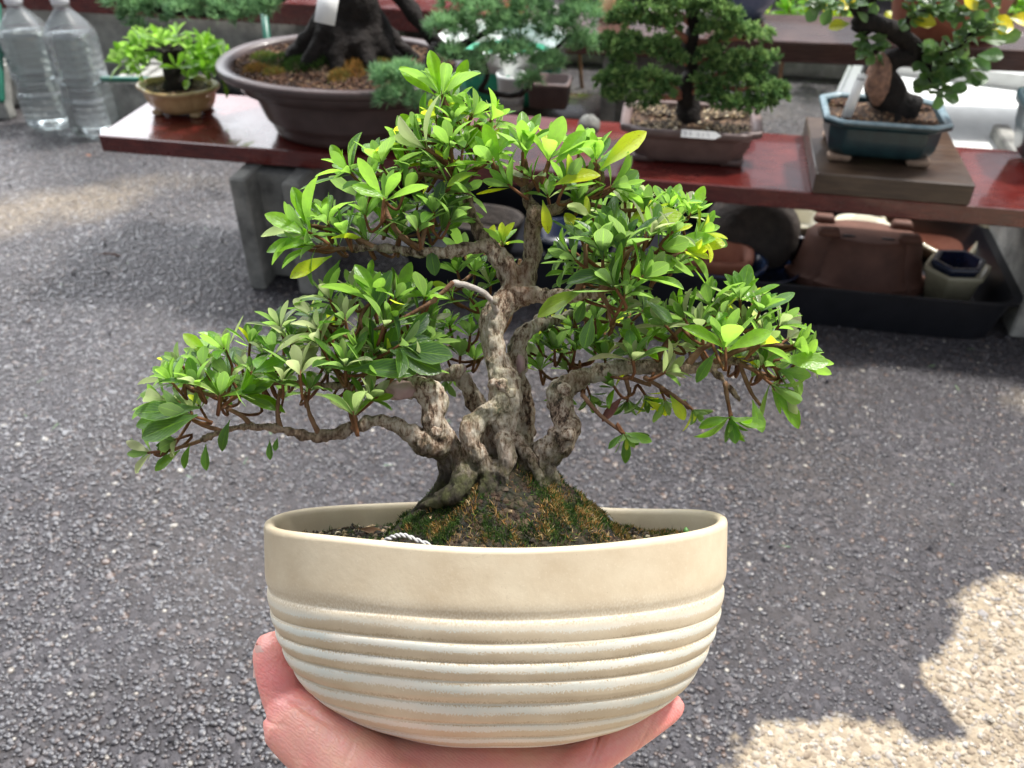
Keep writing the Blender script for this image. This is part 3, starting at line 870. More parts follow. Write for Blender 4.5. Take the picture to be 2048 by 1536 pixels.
# --- branches with their foliage
def in_poly(x, y, P):
    c = False; j = len(P) - 1
    for i in range(len(P)):
        if (P[i][1] > y) != (P[j][1] > y) and x < (P[j][0] - P[i][0]) * (y - P[i][1]) / (P[j][1] - P[i][1]) + P[i][0]: c = not c
        j = i
    return c
def pad(bare, polygon, hand, spacing, depth, tint, L=66, up=.9, centre=None, yellow=.05, dusty=.08, seed=1, downs=(), label=None, lay=2):
    """bare: twig lines; polygon: where shoot tips sit; hand: shoots placed one by one (u, v, depth, L, tilt_deg, tint, yellow, dusty)"""
    random.seed(seed)
    bm_ = MB(); nodes = []
    for line in bare:
        limb([tuple(p) for p in line], .3, 5, 10, bm_)
        P, Rr = smooth_path([T(u, v, D0 + d) for u, v, r, d in line], [1] * len(line), 5); nodes += P
    br = bm_.obj('branch', M['twig'], bonsai)
    lv = Leaves(); tw = MB()
    tips = []
    for (u, v, d, LL, tilt, ti, ye, du) in hand:
        tips.append((u, v, d, LL, tilt, ti, ye, du, 10))
    xs_ = [p[0] for p in polygon]; ys_ = [p[1] for p in polygon]
    cx = centre[0] if centre else sum(xs_) / len(xs_); cy = centre[1] if centre else max(ys_)
    for layer in range(lay):
        got = [(q[0], q[1]) for q in tips] if layer == 0 else []
        for _ in range(3000):
            u = random.uniform(min(xs_), max(xs_)); v = random.uniform(min(ys_), max(ys_))
            if not in_poly(u, v, polygon): continue
            if any((u - a) ** 2 + (v - b) ** 2 < spacing ** 2 for a, b in got): continue
            got.append((u, v))
            d = random.uniform(*depth) + layer * .018
            w = (max(xs_) - min(xs_)) / 2
            tilt = (u - cx) / w * 52 + random.uniform(-16, 16)
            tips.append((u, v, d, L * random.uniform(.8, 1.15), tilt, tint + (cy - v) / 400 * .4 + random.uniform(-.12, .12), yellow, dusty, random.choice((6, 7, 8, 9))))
    for (u, v, d, LL, tilt, ti, ye, du, n) in tips:
        p = T(u, v, D0 + d)
        tr = rad(tilt)
        ax = Vector((math.sin(tr) * 1.0, -.22 + random.uniform(-.35, .3) + (.45 if d > .02 else 0), math.cos(tr) * up)).normalized()
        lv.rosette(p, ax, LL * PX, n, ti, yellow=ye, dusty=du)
        # shoot from the nearest wood
        q = min(nodes, key=lambda k: (k - p).length + max(0, (k.z - p.z)) * 1.2)
        s0 = p - ax * LL * PX * .55
        if (q - p).length < .09:
            mid = s0.lerp(q, .5) + Vector((0, 0, -.0015))
            tw.tube([q, mid, s0, p + ax * .001], [.0010, .0008, .0008, .0007], 6, 3, .25)
        else: tw.tube([s0 - ax * .008, s0, p + ax * .001], [.0009, .0008, .0007], 6, 3, .25)
        # resting bud at the tip
        lv.add(p, ax + Vector((random.uniform(-.1, .1), 0, 0)), Vector((0, -1, .2)), LL * PX * .38, .8, (.9, 0, .9))
    for (u, v, d, LL, ang, ti, ye) in downs:      # single hanging or jutting leaves
        p = T(u, v, D0 + d); a = rad(ang)
        lv.add(p, Vector((math.sin(a), -.15, math.cos(a))), Vector((0, -1, .5)), LL * PX, 1.0, (ti, ye, .05))
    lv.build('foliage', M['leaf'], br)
    tw.obj('shoots', M['shoot'], br)
    return br

# apex
pad([[(905, 335, 6, 0), (900, 290, 5, -.002), (895, 240, 4, -.002), (888, 195, 3, -.002)], [(900, 300, 4, 0), (940, 265, 3, -.004), (960, 245, 2, -.005)], [(903, 320, 4, 0), (860, 300, 3, -.008), (840, 280, 2, -.01)]],
    [(862, 215), (900, 205), (975, 235), (1000, 262), (985, 320), (925, 350), (850, 325), (835, 275)],
    [(885, 188, -.004, 84, 2, .85, 0, 0), (905, 245, -.010, 52, 4, .75, 0, .1), (945, 232, -.006, 58, 22, .8, 0, 0), (872, 238, -.006, 56, -16, .6, .25, 0), (985, 238, .0, 62, 42, .8, 0, .1), (900, 292, -.016, 78, -4, .7, 0, .1), (850, 298, -.014, 92, -58, .55, .1, .4), (925, 300, -.012, 66, 8, .7, 0, 0), (805, 285, -.004, 60, -30, .65, .2, 0)],
    34, (-.010, .012), .66, 58, seed=3, yellow=.08,
    downs=[(880, 190, -.008, 88, -12, .95, 0), (905, 190, -.006, 72, 28, .8, 0), (870, 190, -.004, 85, -58, .85, 0)])
# upper middle, fanning shoots
pad([[(1050, 372, 8, -.002), (1020, 350, 5, -.006), (985, 330, 4, -.010)], [(1050, 372, 8, -.002), (1052, 335, 5, -.008), (1046, 305, 3, -.012)], [(1055, 378, 7, -.002), (1085, 350, 5, -.010), (1100, 322, 3, -.012)], [(1195, 375, 6, -.008), (1198, 340, 4, -.012), (1192, 325, 3, -.012)], [(1150, 400, 6, -.006), (1200, 390, 4, -.01), (1240, 370, 3, -.012)]],
    [(990, 350), (1030, 330), (1100, 345), (1200, 350), (1240, 372), (1210, 400), (1130, 405), (1060, 385), (990, 380)],
    [(985, 322, -.018, 84, -22, .8, 0, 0), (1046, 298, -.018, 82, 2, .85, 0, 0), (1098, 318, -.020, 88, 16, .85, .05, 0), (1192, 322, -.016, 76, 4, .8, .1, 0), (1225, 372, -.014, 84, 58, .75, 0, 0), (1130, 370, -.020, 66, 20, .6, .2, 0), (1020, 372, -.020, 70, -50, .6, .15, 0), (1160, 300, .0, 60, 10, .8, 0, .2)],
    40, (-.012, .006), .6, 62, seed=5, yellow=.06, lay=1,
    downs=[(1200, 340, -.022, 112, 50, 1.0, .8), (1105, 372, -.024, 92, 72, .95, .8), (1085, 400, -.02, 62, 168, .8, .9), (1050, 318, -.024, 74, 8, .95, 0), (1000, 330, -.022, 80, -24, .9, 0), (1110, 330, -.022, 85, 42, .9, 0), (955, 345, -.02, 62, -105, .7, .2)])
# left upper
pad([[(850, 506, 8, -.010), (800, 470, 6, -.014), (775, 430, 5, -.016), (768, 400, 4, -.018)], [(750, 495, 6, -.010), (700, 470, 4, -.012), (650, 455, 3, -.014), (620, 450, 3, -.014)], [(925, 365, 6, 0), (860, 350, 4, -.006), (790, 345, 4, -.008), (750, 350, 3, -.01)], [(840, 506, 6, -.01), (850, 460, 4, -.01), (865, 430, 3, -.012)], [(690, 497, 4, -.01), (640, 500, 3, -.012), (612, 498, 3, -.012)]],
    [(612, 462), (650, 440), (700, 420), (745, 350), (800, 330), (870, 345), (925, 385), (905, 455), (860, 480), (790, 480), (720, 485), (650, 500)],
    [(612, 462, -.020, 92, -58, .8, 0, .1), (628, 492, -.016, 80, -85, .75, 0, .2), (655, 446, -.012, 72, -12, .8, 0, 0), (768, 398, -.026, 80, 5, .85, 0, 0), (700, 345, -.006, 78, -42, .8, 0, 0), (762, 325, -.006, 74, -22, .7, .1, 0), (868, 425, -.016, 66, 5, .28, 0, 0), (900, 442, -.014, 66, 25, .25, 0, 0), (690, 470, -.016, 62, -20, .6, .1, .2), (730, 430, -.014, 60, -15, .6, 0, .1), (835, 462, -.02, 60, -8, .35, 0, 0)],
    40, (-.016, .010), .42, 62, seed=9, yellow=.06,
    downs=[(664, 512, -.018, 90, -118, .9, .7), (680, 520, -.012, 66, 205, .35, 0), (860, 490, -.01, 62, 170, .2, 0), (615, 472, -.026, 88, -62, .9, 0), (625, 485, -.026, 88, -92, .85, 0), (622, 460, -.02, 88, -22, .8, 0), (775, 395, -.03, 68, -78, .95, 0)])
# second tier left
pad([[(870, 600, 5, -.02), (850, 612, 4, -.02), (800, 640, 4, -.018), (750, 660, 4, -.018)], [(905, 566, 5, -.02), (885, 585, 4, -.02), (862, 604, 4, -.02)], [(780, 735, 6, .0), (740, 690, 4, -.01), (720, 640, 4, -.014), (745, 600, 3, -.014)], [(720, 690, 4, -.012), (670, 660, 3, -.014), (640, 640, 3, -.014)]],
    [(600, 650), (640, 610), (700, 575), (760, 570), (820, 600), (850, 640), (850, 700), (760, 720), (660, 700), (610, 690)],
    [(748, 600, -.016, 84, -8, .75, .1, 0), (790, 600, -.018, 80, 28, .7, .1, .1), (660, 600, -.012, 70, -16, .6, 0, .3), (850, 598, -.014, 60, 10, .7, .1, .1), (690, 640, -.022, 70, -10, .4, 0, .4), (640, 660, -.02, 66, -30, .4, 0, .4), (770, 650, -.026, 76, 20, .3, 0, .2), (800, 690, -.028, 84, 60, .2, 0, .1), (560, 655, -.014, 62, -20, .5, 0, .5)],
    41, (-.020, .006), .34, 64, seed=12, yellow=.04, dusty=.25,
    downs=[(790, 700, -.03, 110, 95, .15, 0), (755, 600, -.02, 80, -30, .8, 0), (742, 640, -.022, 100, 20, .2, 0), (740, 560, -.01, 40, 5, .9, 0)])
# low left
pad([[(640, 770, 6, -.008), (590, 765, 5, -.012), (530, 770, 4, -.016), (480, 785, 4, -.02), (420, 790, 4, -.022), (370, 770, 3, -.022)],
     [(505, 852, 6, -.019), (480, 830, 4, -.02), (440, 810, 4, -.02)], [(560, 858, 6, -.018), (555, 820, 4, -.018), (560, 780, 3, -.018)], [(640, 872, 6, -.018), (620, 830, 4, -.02), (610, 790, 3, -.02)],
     [(400, 882, 4, -.02), (350, 898, 3, -.02), (310, 908, 3, -.02)], [(700, 775, 6, -.008), (660, 730, 4, -.014), (600, 710, 4, -.016)], [(705, 856, 5, -.02), (712, 838, 4, -.024), (700, 826, 3, -.028)], [(445, 862, 4, -.02), (405, 850, 4, -.022), (380, 835, 3, -.024)]],
    [(330, 775), (345, 735), (430, 705), (520, 690), (600, 680), (700, 690), (800, 700), (855, 710), (790, 745), (720, 770), (640, 780), (560, 800), (480, 815), (410, 815), (345, 815)],
    [(345, 765, -.024, 72, -30, .8, 0, .1), (330, 800, -.024, 66, -75, .75, 0, .1), (395, 770, -.028, 66, -20, .7, 0, .3), (440, 790, -.030, 72, 10, .75, 0, .2), (480, 790, -.028, 78, 60, .7, 0, .1), (545, 710, -.020, 74, -8, .6, 0, .3), (600, 745, -.030, 78, -5, .3, 0, .7), (690, 732, -.030, 72, 0, .5, 0, .4), (708, 828, -.036, 74, -10, .55, 0, .5), (380, 830, -.03, 80, -70, .2, 0, .2), (450, 700, -.016, 66, -15, .8, 0, .1), (500, 690, -.014, 60, 10, .75, .2, .1), (640, 690, -.02, 66, -20, .4, 0, .4), (300, 905, -.022, 54, -95, .6, 0, .2), (850, 690, -.012, 66, 40, .35, 0, .1), (350, 880, -.02, 60, -110, .4, 0, .1), (735, 800, -.03, 60, 40, .5, 0, .5)],
    37, (-.030, .010), .30, 58, seed=21, yellow=.03, dusty=.28,
    downs=[(412, 888, -.022, 50, 180, .35, 0), (395, 830, -.034, 108, -112, .2, 0), (400, 815, -.032, 112, -98, .25, 0), (340, 830, -.02, 66, -108, .6, 0), (385, 665, -.01, 2, 0, .8, 0), (420, 715, -.014, 70, -44, .85, .2), (540, 880, -.018, 38, 180, .3, 0), (555, 875, -.018, 26, 190, .3, 0), (460, 840, -.03, 60, 200, .2, 0), (650, 735, -.03, 92, 82, .3, 0), (700, 740, -.034, 120, 88, .2, 0), (780, 700, -.03, 106, 112, .15, 0), (815, 860, -.01, 22, 190, .3, 0), (505, 745, -.03, 68, 70, .6, 0), (360, 900, -.022, 60, -130, .6, 0), (380, 890, -.022, 46, 200, .5, 0)])
# behind the trunk, left and centre
pad([[(890, 585, 4, .02), (930, 560, 4, .03), (960, 530, 3, .03)], [(1000, 515, 5, .02), (1000, 480, 3, .03)], [(780, 735, 5, .02), (860, 700, 4, .03), (930, 690, 3, .03)], [(1040, 520, 4, .03), (1020, 640, 3, .035), (960, 720, 4, .035)]],
    [(880, 540), (915, 510), (985, 480), (1030, 478), (1030, 545), (990, 560), (950, 600), (900, 600)],
    [(1005, 488, .012, 56, 0, .85, .3, 0), (915, 545, .01, 52, -10, .8, 0, 0), (950, 545, .014, 50, 10, .8, 0, 0), (900, 655, .02, 56, -10, .7, 0, 0), (940, 670, .022, 56, 5, .75, 0, 0), (880, 690, .018, 54, -20, .6, 0, 0), (920, 710, .024, 56, 0, .5, 0, 0), (960, 650, .022, 52, 10, .75, 0, 0), (860, 660, .02, 50, 0, .7, 0, 0), (905, 740, .03, 46, 160, .5, 0, 0), (890, 760, .03, 40, 190, .4, 0, 0), (950, 720, .03, 50, 10, .6, .1, 0)],
    36, (.010, .03), .7, 52, seed=31, yellow=.06, lay=1, downs=[(905, 580, 0, 44, -70, .8, .3), (940, 615, .0, 50, 80, .7, 0)])
# right upper
pad([[(1200, 585, 8, -.022), (1225, 550, 5, -.028), (1250, 510, 4, -.028), (1290, 480, 3, -.026)], [(1150, 592, 8, -.015), (1170, 540, 5, -.022), (1170, 490, 4, -.024)], [(1200, 585, 6, -.022), (1270, 560, 4, -.026), (1330, 520, 3, -.026), (1370, 500, 3, -.024)], [(1150, 400, 6, -.006), (1230, 420, 4, .0), (1300, 420, 4, .0), (1360, 430, 3, 0)], [(1200, 585, 6, -.022), (1215, 610, 4, -.03), (1220, 640, 3, -.03)]],
    [(1135, 470), (1200, 420), (1290, 400), (1370, 420), (1405, 455), (1400, 500), (1340, 540), (1290, 570), (1215, 600), (1150, 560), (1130, 515)],
    [(1205, 500, -.034, 86, -4, .12, 0, 0), (1250, 490, -.034, 84, 8, .12, 0, 0), (1150, 520, -.026, 74, -52, .25, 0, .1), (1285, 555, -.034, 82, 42, .7, .1, .1), (1230, 575, -.040, 80, -30, .12, 0, .1), (1250, 590, -.038, 66, 20, .2, 0, .2), (1340, 420, -.004, 66, 0, .85, 0, 0), (1380, 430, -.008, 62, 30, .85, .05, 0), (1400, 465, -.012, 64, 66, .8, .2, 0), (1250, 405, .0, 66, -5, .75, .2, .2), (1290, 420, -.006, 60, 5, .8, .1, .2), (1320, 500, -.02, 76, 60, .8, .1, 0), (1300, 470, -.024, 70, 20, .7, 0, .4), (1370, 500, -.016, 72, 86, .8, .25, 0), (1160, 470, -.010, 58, -20, .75, .3, 0)],
    41, (-.028, .006), .42, 66, seed=41, yellow=.05, dusty=.12,
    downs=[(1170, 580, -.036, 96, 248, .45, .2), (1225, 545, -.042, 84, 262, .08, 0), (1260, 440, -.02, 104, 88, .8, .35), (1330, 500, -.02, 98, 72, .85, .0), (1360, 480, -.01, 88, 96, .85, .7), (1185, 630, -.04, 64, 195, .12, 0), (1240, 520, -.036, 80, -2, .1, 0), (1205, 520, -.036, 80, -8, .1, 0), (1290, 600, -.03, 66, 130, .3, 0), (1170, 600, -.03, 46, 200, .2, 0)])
# middle right, behind
pad([[(1130, 632, 6, .026), (1180, 640, 4, .03), (1240, 650, 4, .03), (1290, 670, 3, .03)], [(1180, 612, 5, .03), (1220, 600, 3, .03)], [(1085, 648, 5, .02), (1110, 690, 4, .03), (1140, 730, 3, .03)], [(1040, 690, 4, .03), (1090, 750, 3, .035)]],
    [(1075, 690), (1110, 650), (1200, 610), (1290, 610), (1310, 660), (1270, 700), (1200, 720), (1130, 740), (1085, 735)],
    [(1110, 700, .018, 60, 0, .45, 0, 0), (1150, 700, .02, 60, 8, .5, .1, 0), (1190, 690, .02, 58, 0, .6, 0, 0), (1080, 740, .026, 52, -10, .7, .2, 0), (1230, 640, .010, 60, 20, .6, 0, 0), (1190, 640, .016, 54, 0, .6, 0, 0), (1075, 690, .026, 46, -20, .7, 0, 0), (1210, 720, .012, 60, 0, .35, 0, .4), (1120, 780, .02, 48, 175, .25, 0, 0), (1240, 620, -.01, 60, 30, .25, 0, .4), (1265, 720, -.022, 66, 0, .22, 0, .5)],
    38, (.010, .032), .45, 56, seed=51, yellow=.07, dusty=.1, lay=2)
# right
pad([[(1370, 738, 10, -.004), (1400, 700, 6, -.008), (1440, 680, 5, -.012), (1470, 660, 3, -.012)], [(1420, 730, 8, -.004), (1480, 700, 5, -.008), (1540, 690, 4, -.008), (1590, 695, 3, -.006)], [(1310, 734, 8, -.002), (1330, 690, 5, -.006), (1370, 650, 4, -.01)], [(1470, 722, 6, -.004), (1520, 745, 4, -.006), (1560, 760, 3, -.006)], [(1450, 765, 5, -.006), (1455, 800, 4, -.01), (1462, 830, 3, -.012)], [(1480, 730, 5, -.004), (1500, 780, 4, -.004), (1520, 810, 3, -.004)]],
    [(1300, 665), (1360, 630), (1430, 600), (1510, 600), (1560, 640), (1600, 680), (1600, 730), (1560, 760), (1490, 745), (1420, 700), (1340, 700)],
    [(1450, 690, -.030, 86, -2, .85, 0, .1), (1420, 610, -.010, 72, -12, .7, 0, .4), (1480, 600, -.008, 74, -6, .75, 0, .2), (1520, 620, -.010, 66, 14, .8, 0, .2), (1370, 640, -.012, 66, -30, .5, 0, .4), (1330, 650, -.012, 62, -40, .45, 0, .3), (1560, 650, -.006, 62, 30, .75, 0, .3), (1590, 690, -.008, 62, 74, .75, 0, .2), (1590, 720, -.012, 74, 88, .75, .1, .1), (1400, 655, -.02, 62, -14, .5, 0, .4), (1545, 770, -.012, 80, 130, .7, 0, .1), (1460, 835, -.014, 66, 180, .6, 0, .1), (1520, 690, -.02, 66, 40, .7, .05, .2), (1560, 740, -.010, 62, 110, .6, 0, .2), (1290, 700, -.012, 66, -50, .4, 0, .3), (1330, 745, -.016, 60, 60, .3, 0, .3)],
    38, (-.020, .014), .42, 62, seed=61, yellow=.06, dusty=.28,
    downs=[(1455, 700, -.034, 86, 66, .9, 0), (1445, 695, -.034, 84, -62, .85, 0), (1448, 700, -.034, 70, -4, .9, 0), (1430, 705, -.034, 62, 215, .3, 0), (1460, 835, -.018, 62, -104, .65, 0), (1465, 835, -.018, 62, 108, .65, 0), (1462, 832, -.016, 54, 172, .5, 0), (1545, 780, -.014, 90, 142, .7, 0), (1505, 800, -.012, 66, 168, .6, 0), (1560, 720, -.02, 90, 92, .85, 0)])
# under the right limb
pad([[(1165, 790, 5, -.004), (1200, 830, 4, -.010), (1245, 865, 3, -.014)], [(1290, 755, 5, -.004), (1330, 780, 4, -.010), (1380, 815, 3, -.014)], [(1250, 750, 6, .0), (1260, 790, 4, .004)], [(1230, 745, 6, 0), (1300, 770, 4, .006)]],
    [(1225, 775), (1270, 765), (1300, 790), (1270, 815), (1230, 805)],
    [(1248, 868, -.014, 46, 150, .45, .1, 0), (1385, 820, -.014, 42, 140, .35, .2, 0), (1290, 790, .0, 50, 150, .45, .35, 0), (1180, 790, .006, 44, 160, .3, 0, 0), (1330, 800, -.004, 46, 160, .5, .2, 0), (1255, 800, .006, 50, 190, .3, 0, 0), (1160, 745, .014, 46, 180, .3, 0, 0)],
    34, (-.004, .014), .35, 46, seed=71, yellow=.14, lay=1,
    downs=[(1290, 800, -.006, 52, 118, .9, 1.0), (1340, 790, -.012, 56, 150, .9, .6), (1250, 865, -.016, 54, 112, .6, 0), (1252, 868, -.014, 56, 180, .4, 0), (1245, 868, -.014, 40, 225, .3, 0)])
lv = Leaves([LEAFS[3]]); a = rad(220); lv.add(T(1246, 792, D0 - .002), Vector((math.sin(a), -.1, math.cos(a))), Vector((0, -1, .3)), 66 * PX, .9, (0, 1, 0))
lv.build('withered_leaf', simple('withered_leaf', (.09, .028, .02), (.17, .06, .04), 200, .6), bonsai)

# ================================================================== THE HAND
t = NT('skin')
n1 = t.noise(22, 3, .5); n2 = t.noise(420, 5, .65)
a = t.n('Attribute', attribute_name='tint'); sp = t.n('SeparateColor'); t.l(a.outputs['Color'], sp.inputs[0])
col = t.mix(t.mr(n1, .35, .7), (.70, .37, .29), (.74, .29, .25))
col = t.mix(t.mr(t.noise(38, 4, .6, t.vmap((1, 1, 1), loc=(5, 1, 2))), .45, .68, 0, .6), col, (.74, .47, .30))
col = t.mix(sp.outputs[0], col, (.74, .215, .21))
col = t.mix(t.mr(n2, .4, .7, 0, .18), col, (.75, .5, .4))
wv = t.n('TexWave', wave_type='BANDS', bands_direction='DIAGONAL'); wv.inputs['Scale'].default_value = 260; wv.inputs['Distortion'].default_value = 6
wv.inputs['Detail'].default_value = 2; t.l(t.coord(), wv.inputs['Vector'])
hgt = t.math('ADD', t.math('MULTIPLY', wv.outputs['Fac'], .35), t.math('ADD', n2, t.math('MULTIPLY', t.voro(300, 'Distance', 'DISTANCE_TO_EDGE'), 1.5)))
t.set(col, .42, t.bump(hgt, .28, .0008), .5)
t.b.inputs['Subsurface Weight'].default_value = .35
t.b.inputs['Subsurface Radius'].default_value = (1, .35, .2)
t.b.inputs['Subsurface Scale'].default_value = .006
M['skin'] = t.m
hand = empty('hand', base_world + Rm @ Vector((0, 0, -.03)), 'bare left hand cupping the ribbed cream pot from below, pink thumb on its left side', 'hand', rot=(ROTX, 0, 0))
hoff = Vector((0, 0, -.03))
def H(u, v, D): return T(u, v, D) - hoff
hm = MB()
def part(pts, n=20): hm.tube([H(u, v, D) for u, v, r, D in pts], [r * D / F for u, v, r, D in pts], n, 5)
# thumb: metacarpal mound, knuckle, tip
part([(790, 1620, 105, .425), (740, 1556, 88, .428), (664, 1492, 70, .436), (598, 1438, 58, .444), (574, 1398, 47, .450), (562, 1355, 48, .453), (552, 1315, 46, .456), (546, 1290, 40, .458)])
part([(572, 1444, 54, .444), (626, 1494, 60, .438), (720, 1566, 84, .43)])
part([(700, 1548, 84, .432), (790, 1562, 92, .434), (890, 1570, 96, .436), (990, 1566, 90, .438), (1080, 1556, 66, .440), (1150, 1540, 48, .442)])
part([(760, 1576, 92, .462), (900, 1580, 96, .466), (1040, 1578, 88, .468)])
# palm
for (u, v, r, D) in [(780, 1640, 118, .42), (880, 1655, 118, .43), (960, 1665, 110, .44)]:
    part([(u, v, r, D - .012), (u + 30, v + 10, r, D + .035)])
part([(700, 1560, 70, .43), (800, 1590, 66, .428), (920, 1606, 64, .428), (1020, 1606, 60, .432)])
part([(820, 1700, 130, .42), (800, 1860, 115, .40), (780, 2050, 100, .37), (760, 2400, 105, .34)])
# four fingers, curling up round the belly of the pot
fingers = [
    [(1000, 1610, 58, .432), (1090, 1572, 49, .434), (1165, 1526, 40, .440), (1226, 1488, 36, .446), (1282, 1453, 33, .452), (1328, 1424, 29, .457), (1350, 1409, 24, .459)],
    [(990, 1560, 56, .462), (1080, 1525, 46, .464), (1165, 1485, 40, .468), (1228, 1446, 36, .474), (1270, 1408, 32, .482), (1294, 1380, 28, .486)],
    [(980, 1525, 54, .486), (1070, 1490, 44, .490), (1150, 1450, 38, .494), (1205, 1410, 34, .500), (1245, 1370, 31, .506), (1262, 1345, 27, .510)],
    [(950, 1490, 50, .508), (1030, 1460, 42, .514), (1100, 1425, 37, .520), (1160, 1385, 33, .526), (1200, 1350, 29, .532), (1216, 1325, 25, .535)]]
for f_ in fingers: part(f_)
skin = hm.obj('body', M['skin'], hand)
md = skin.modifiers.new('r', 'REMESH'); md.mode = 'VOXEL'; md.voxel_size = .0011
ms = skin.modifiers.new('s', 'SMOOTH'); ms.iterations = 9; ms.factor = .5
apply_mods(skin)
me = skin.data; co = np.empty(len(me.vertices) * 3); me.vertices.foreach_get('co', co); co = co.reshape(-1, 3).copy()
no = np.empty(len(me.vertices) * 3); me.vertices.foreach_get('normal', no); no = no.reshape(-1, 3)
# creases: where the skin folds at the joints
creases = [(H(612, 1424, .430), .0035, .0016, (.35, 0, .9)), (H(525, 1436, .440), .004, .0012, (0, 0, 1)), (H(700, 1500, .405), .003, .0010, (1, 0, -.4)), (H(560, 1400, .43), .0025, .0007, (.15, 0, 1)), (H(565, 1412, .43), .0025, .0006, (.1, 0, 1)), (H(760, 1510, .40), .003, .0009, (.8, 0, -.6)), (H(1196, 1476, .440), .003, .0016, (1, 0, -.6)), (H(1206, 1498, .432), .003, .0008, (1, 0, -.6)), (H(1290, 1468, .445), .002, .0007, (1, 0, -.6))]
disp = np.zeros(len(co))
for c, w, dep, nrm in creases:
    nn = np.array(nrm, float); nn /= np.linalg.norm(nn)
    d = co - np.array(c); along = d @ nn; dist = np.linalg.norm(d, axis=1)
    disp -= dep * np.exp(-(along / (w * .28)) ** 2) * np.exp(-(dist / .013) ** 2)
me.vertices.foreach_set('co', (co + no * disp[:, None]).ravel().astype(np.float32))
tips = [(H(560, 1350, .450), .020, .95), (H(1340, 1415, .458), .020, .95), (H(590, 1400, .445), .013, .6), (H(1200, 1500, .44), .016, .45), (H(840, 1560, .41), .03, .3), (H(1000, 1540, .42), .03, .35)]
red = np.zeros(len(co))
for c, w, k in tips: red = np.maximum(red, k * np.exp(-(np.linalg.norm(co - np.array(c), axis=1) / w) ** 2))
ca = me.color_attributes.new('tint', 'FLOAT_COLOR', 'POINT')
cc = np.ones((len(co), 4)); cc[:, 0] = red
ca.data.foreach_set('color', cc.astype(np.float32).ravel()); me.materials.clear(); me.materials.append(M['skin']); me.update()
M['nail'] = simple('fingernail', (.66, .40, .34), (.72, .48, .42), 80, .25, .05, 200)
def nail(c, along, out, L, Wd, curve=.45):
    along = Vector(along).normalized(); out = Vector(out); out = (out - along * out.dot(along)).normalized(); side = along.cross(out)
    b = MB()
    for th in (0, -.0005):
        rows = []
        for i in range(9):
            s = i / 8; w = Wd * (.78 + .22 * math.sin(min(1, s * 1.6) * math.pi / 2)) * (1 if s < .85 else math.sqrt(max(0.05, 1 - ((s - .85) / .17) ** 2)))
            rows.append([c + along * (L * (s - .5)) + side * (w * x) + out * (th + -curve * Wd * x * x - .0006 * s * s) for x in [k / 5 for k in range(-5, 6)]])
        b.grid(rows, False)
    return b.obj('fingernail', M['nail'], hand)
nail(H(508, 1322, .4500), (.05, -.03, 1), (-.84, -.54, .05), .0165, .0058)
nail(H(1354, 1421, .464), (.72, .2, .55), (.5, .35, -.78), .0100, .0042)

# ================================================================== THE SHELVES AND WHAT STANDS ON THEM
YAW = rad(-11.2)
e1 = Vector((math.cos(YAW), math.sin(YAW), 0)); e2 = Vector((-math.sin(YAW), math.cos(YAW), 0))
PH = .215                                # top of the red plank
PL = W(195, 270, PH)                     # its front left corner
PTH = .026; PDEP = .205; PLEN = 1.9
def plank(name, corner, length, depth, thick, mat, label, cat='shelf board', yaw=None):
    """corner: front left corner of the top face"""
    m = MB(); m.box((length / 2, depth / 2, -thick / 2), (length, depth, thick), 0, 1, .0015)
    o = m.obj(name, mat, None, True, 30); o.location = corner; o.rotation_euler = (0, 0, YAW if yaw is None else yaw)
    return tag(o, label, cat)
plank('shelf_plank', PL, PLEN, PDEP, PTH, M['wood_red'], 'long glossy wet red-stained plank carrying the row of bonsai pots')

def block(loc, rz, dims, label, mat='concrete', upright=False, cols=3):
    """hollow concrete block: two shells joined by webs; dims = length, width, height"""
    L, Wd, Hh = dims
    m = MB(); sh = .026
    m.box((0, -Wd / 2 + sh / 2, Hh / 2), (L, sh, Hh), 0, 1, .003)
    m.box((0, Wd / 2 - sh / 2, Hh / 2), (L, sh, Hh), 0, 1, .003)
    for k in range(4):
        x = -L / 2 + .052 + k * (L - .104) / 3
        m.box((x, 0, Hh / 2), (.024, Wd - 2 * sh + .002, Hh - .012), 0)
    o = m.obj('concrete_block', M[mat], None, True, 30)
    o.location = loc; o.rotation_euler = (0, 0, rz)
    o['label'] = label; o['category'] = 'concrete block'; o['group'] = 'concrete blocks propping the planks'
    return o
# the block whose two shells point at the viewer under the left part of the plank
c = W(565, 585, 0)
ax = e2.copy()
p = Vector((c.x, c.y, 0)) + ax * .195
block((p.x, p.y, 0), YAW + rad(90), (.39, .108, .186), 'grey hollow concrete block with two upright shells under the left part of the red plank')
c = W(2075, 640, 0); p = Vector((c.x + .02, c.y + .12, 0))
block((p.x, p.y, 0), YAW + rad(90), (.36, .10, .186), 'pale grey concrete block at the right edge beside the black tray', 'concrete_pale')
c = R(312, 186, 1.95)
block((c.x, c.y, 0), YAW + rad(2), (.20, .16, .105), 'low concrete block behind the left end of the red plank, by the cream pot', 'concrete_pale')
c = W(-55, 250, 0)
block((c.x - .04, c.y + .12, 0), YAW + rad(-4), (.26, .12, .10), 'low tan concrete block behind the water bottles at the left edge', 'concrete_pale')
# far grey slab behind the bottles
m = MB(); m.box((0, 0, .09), (1.30, .05, .18), 0, 1, .004)
o = m.obj('concrete_slab', M['concrete_pale']); c = R(330, 150, 2.15); o.location = (c.x - .05, 2.19, 0); o.rotation_euler = (0, 0, YAW)
tag(o, 'upright grey concrete slab behind the small cream pot and water bottles', 'slab')

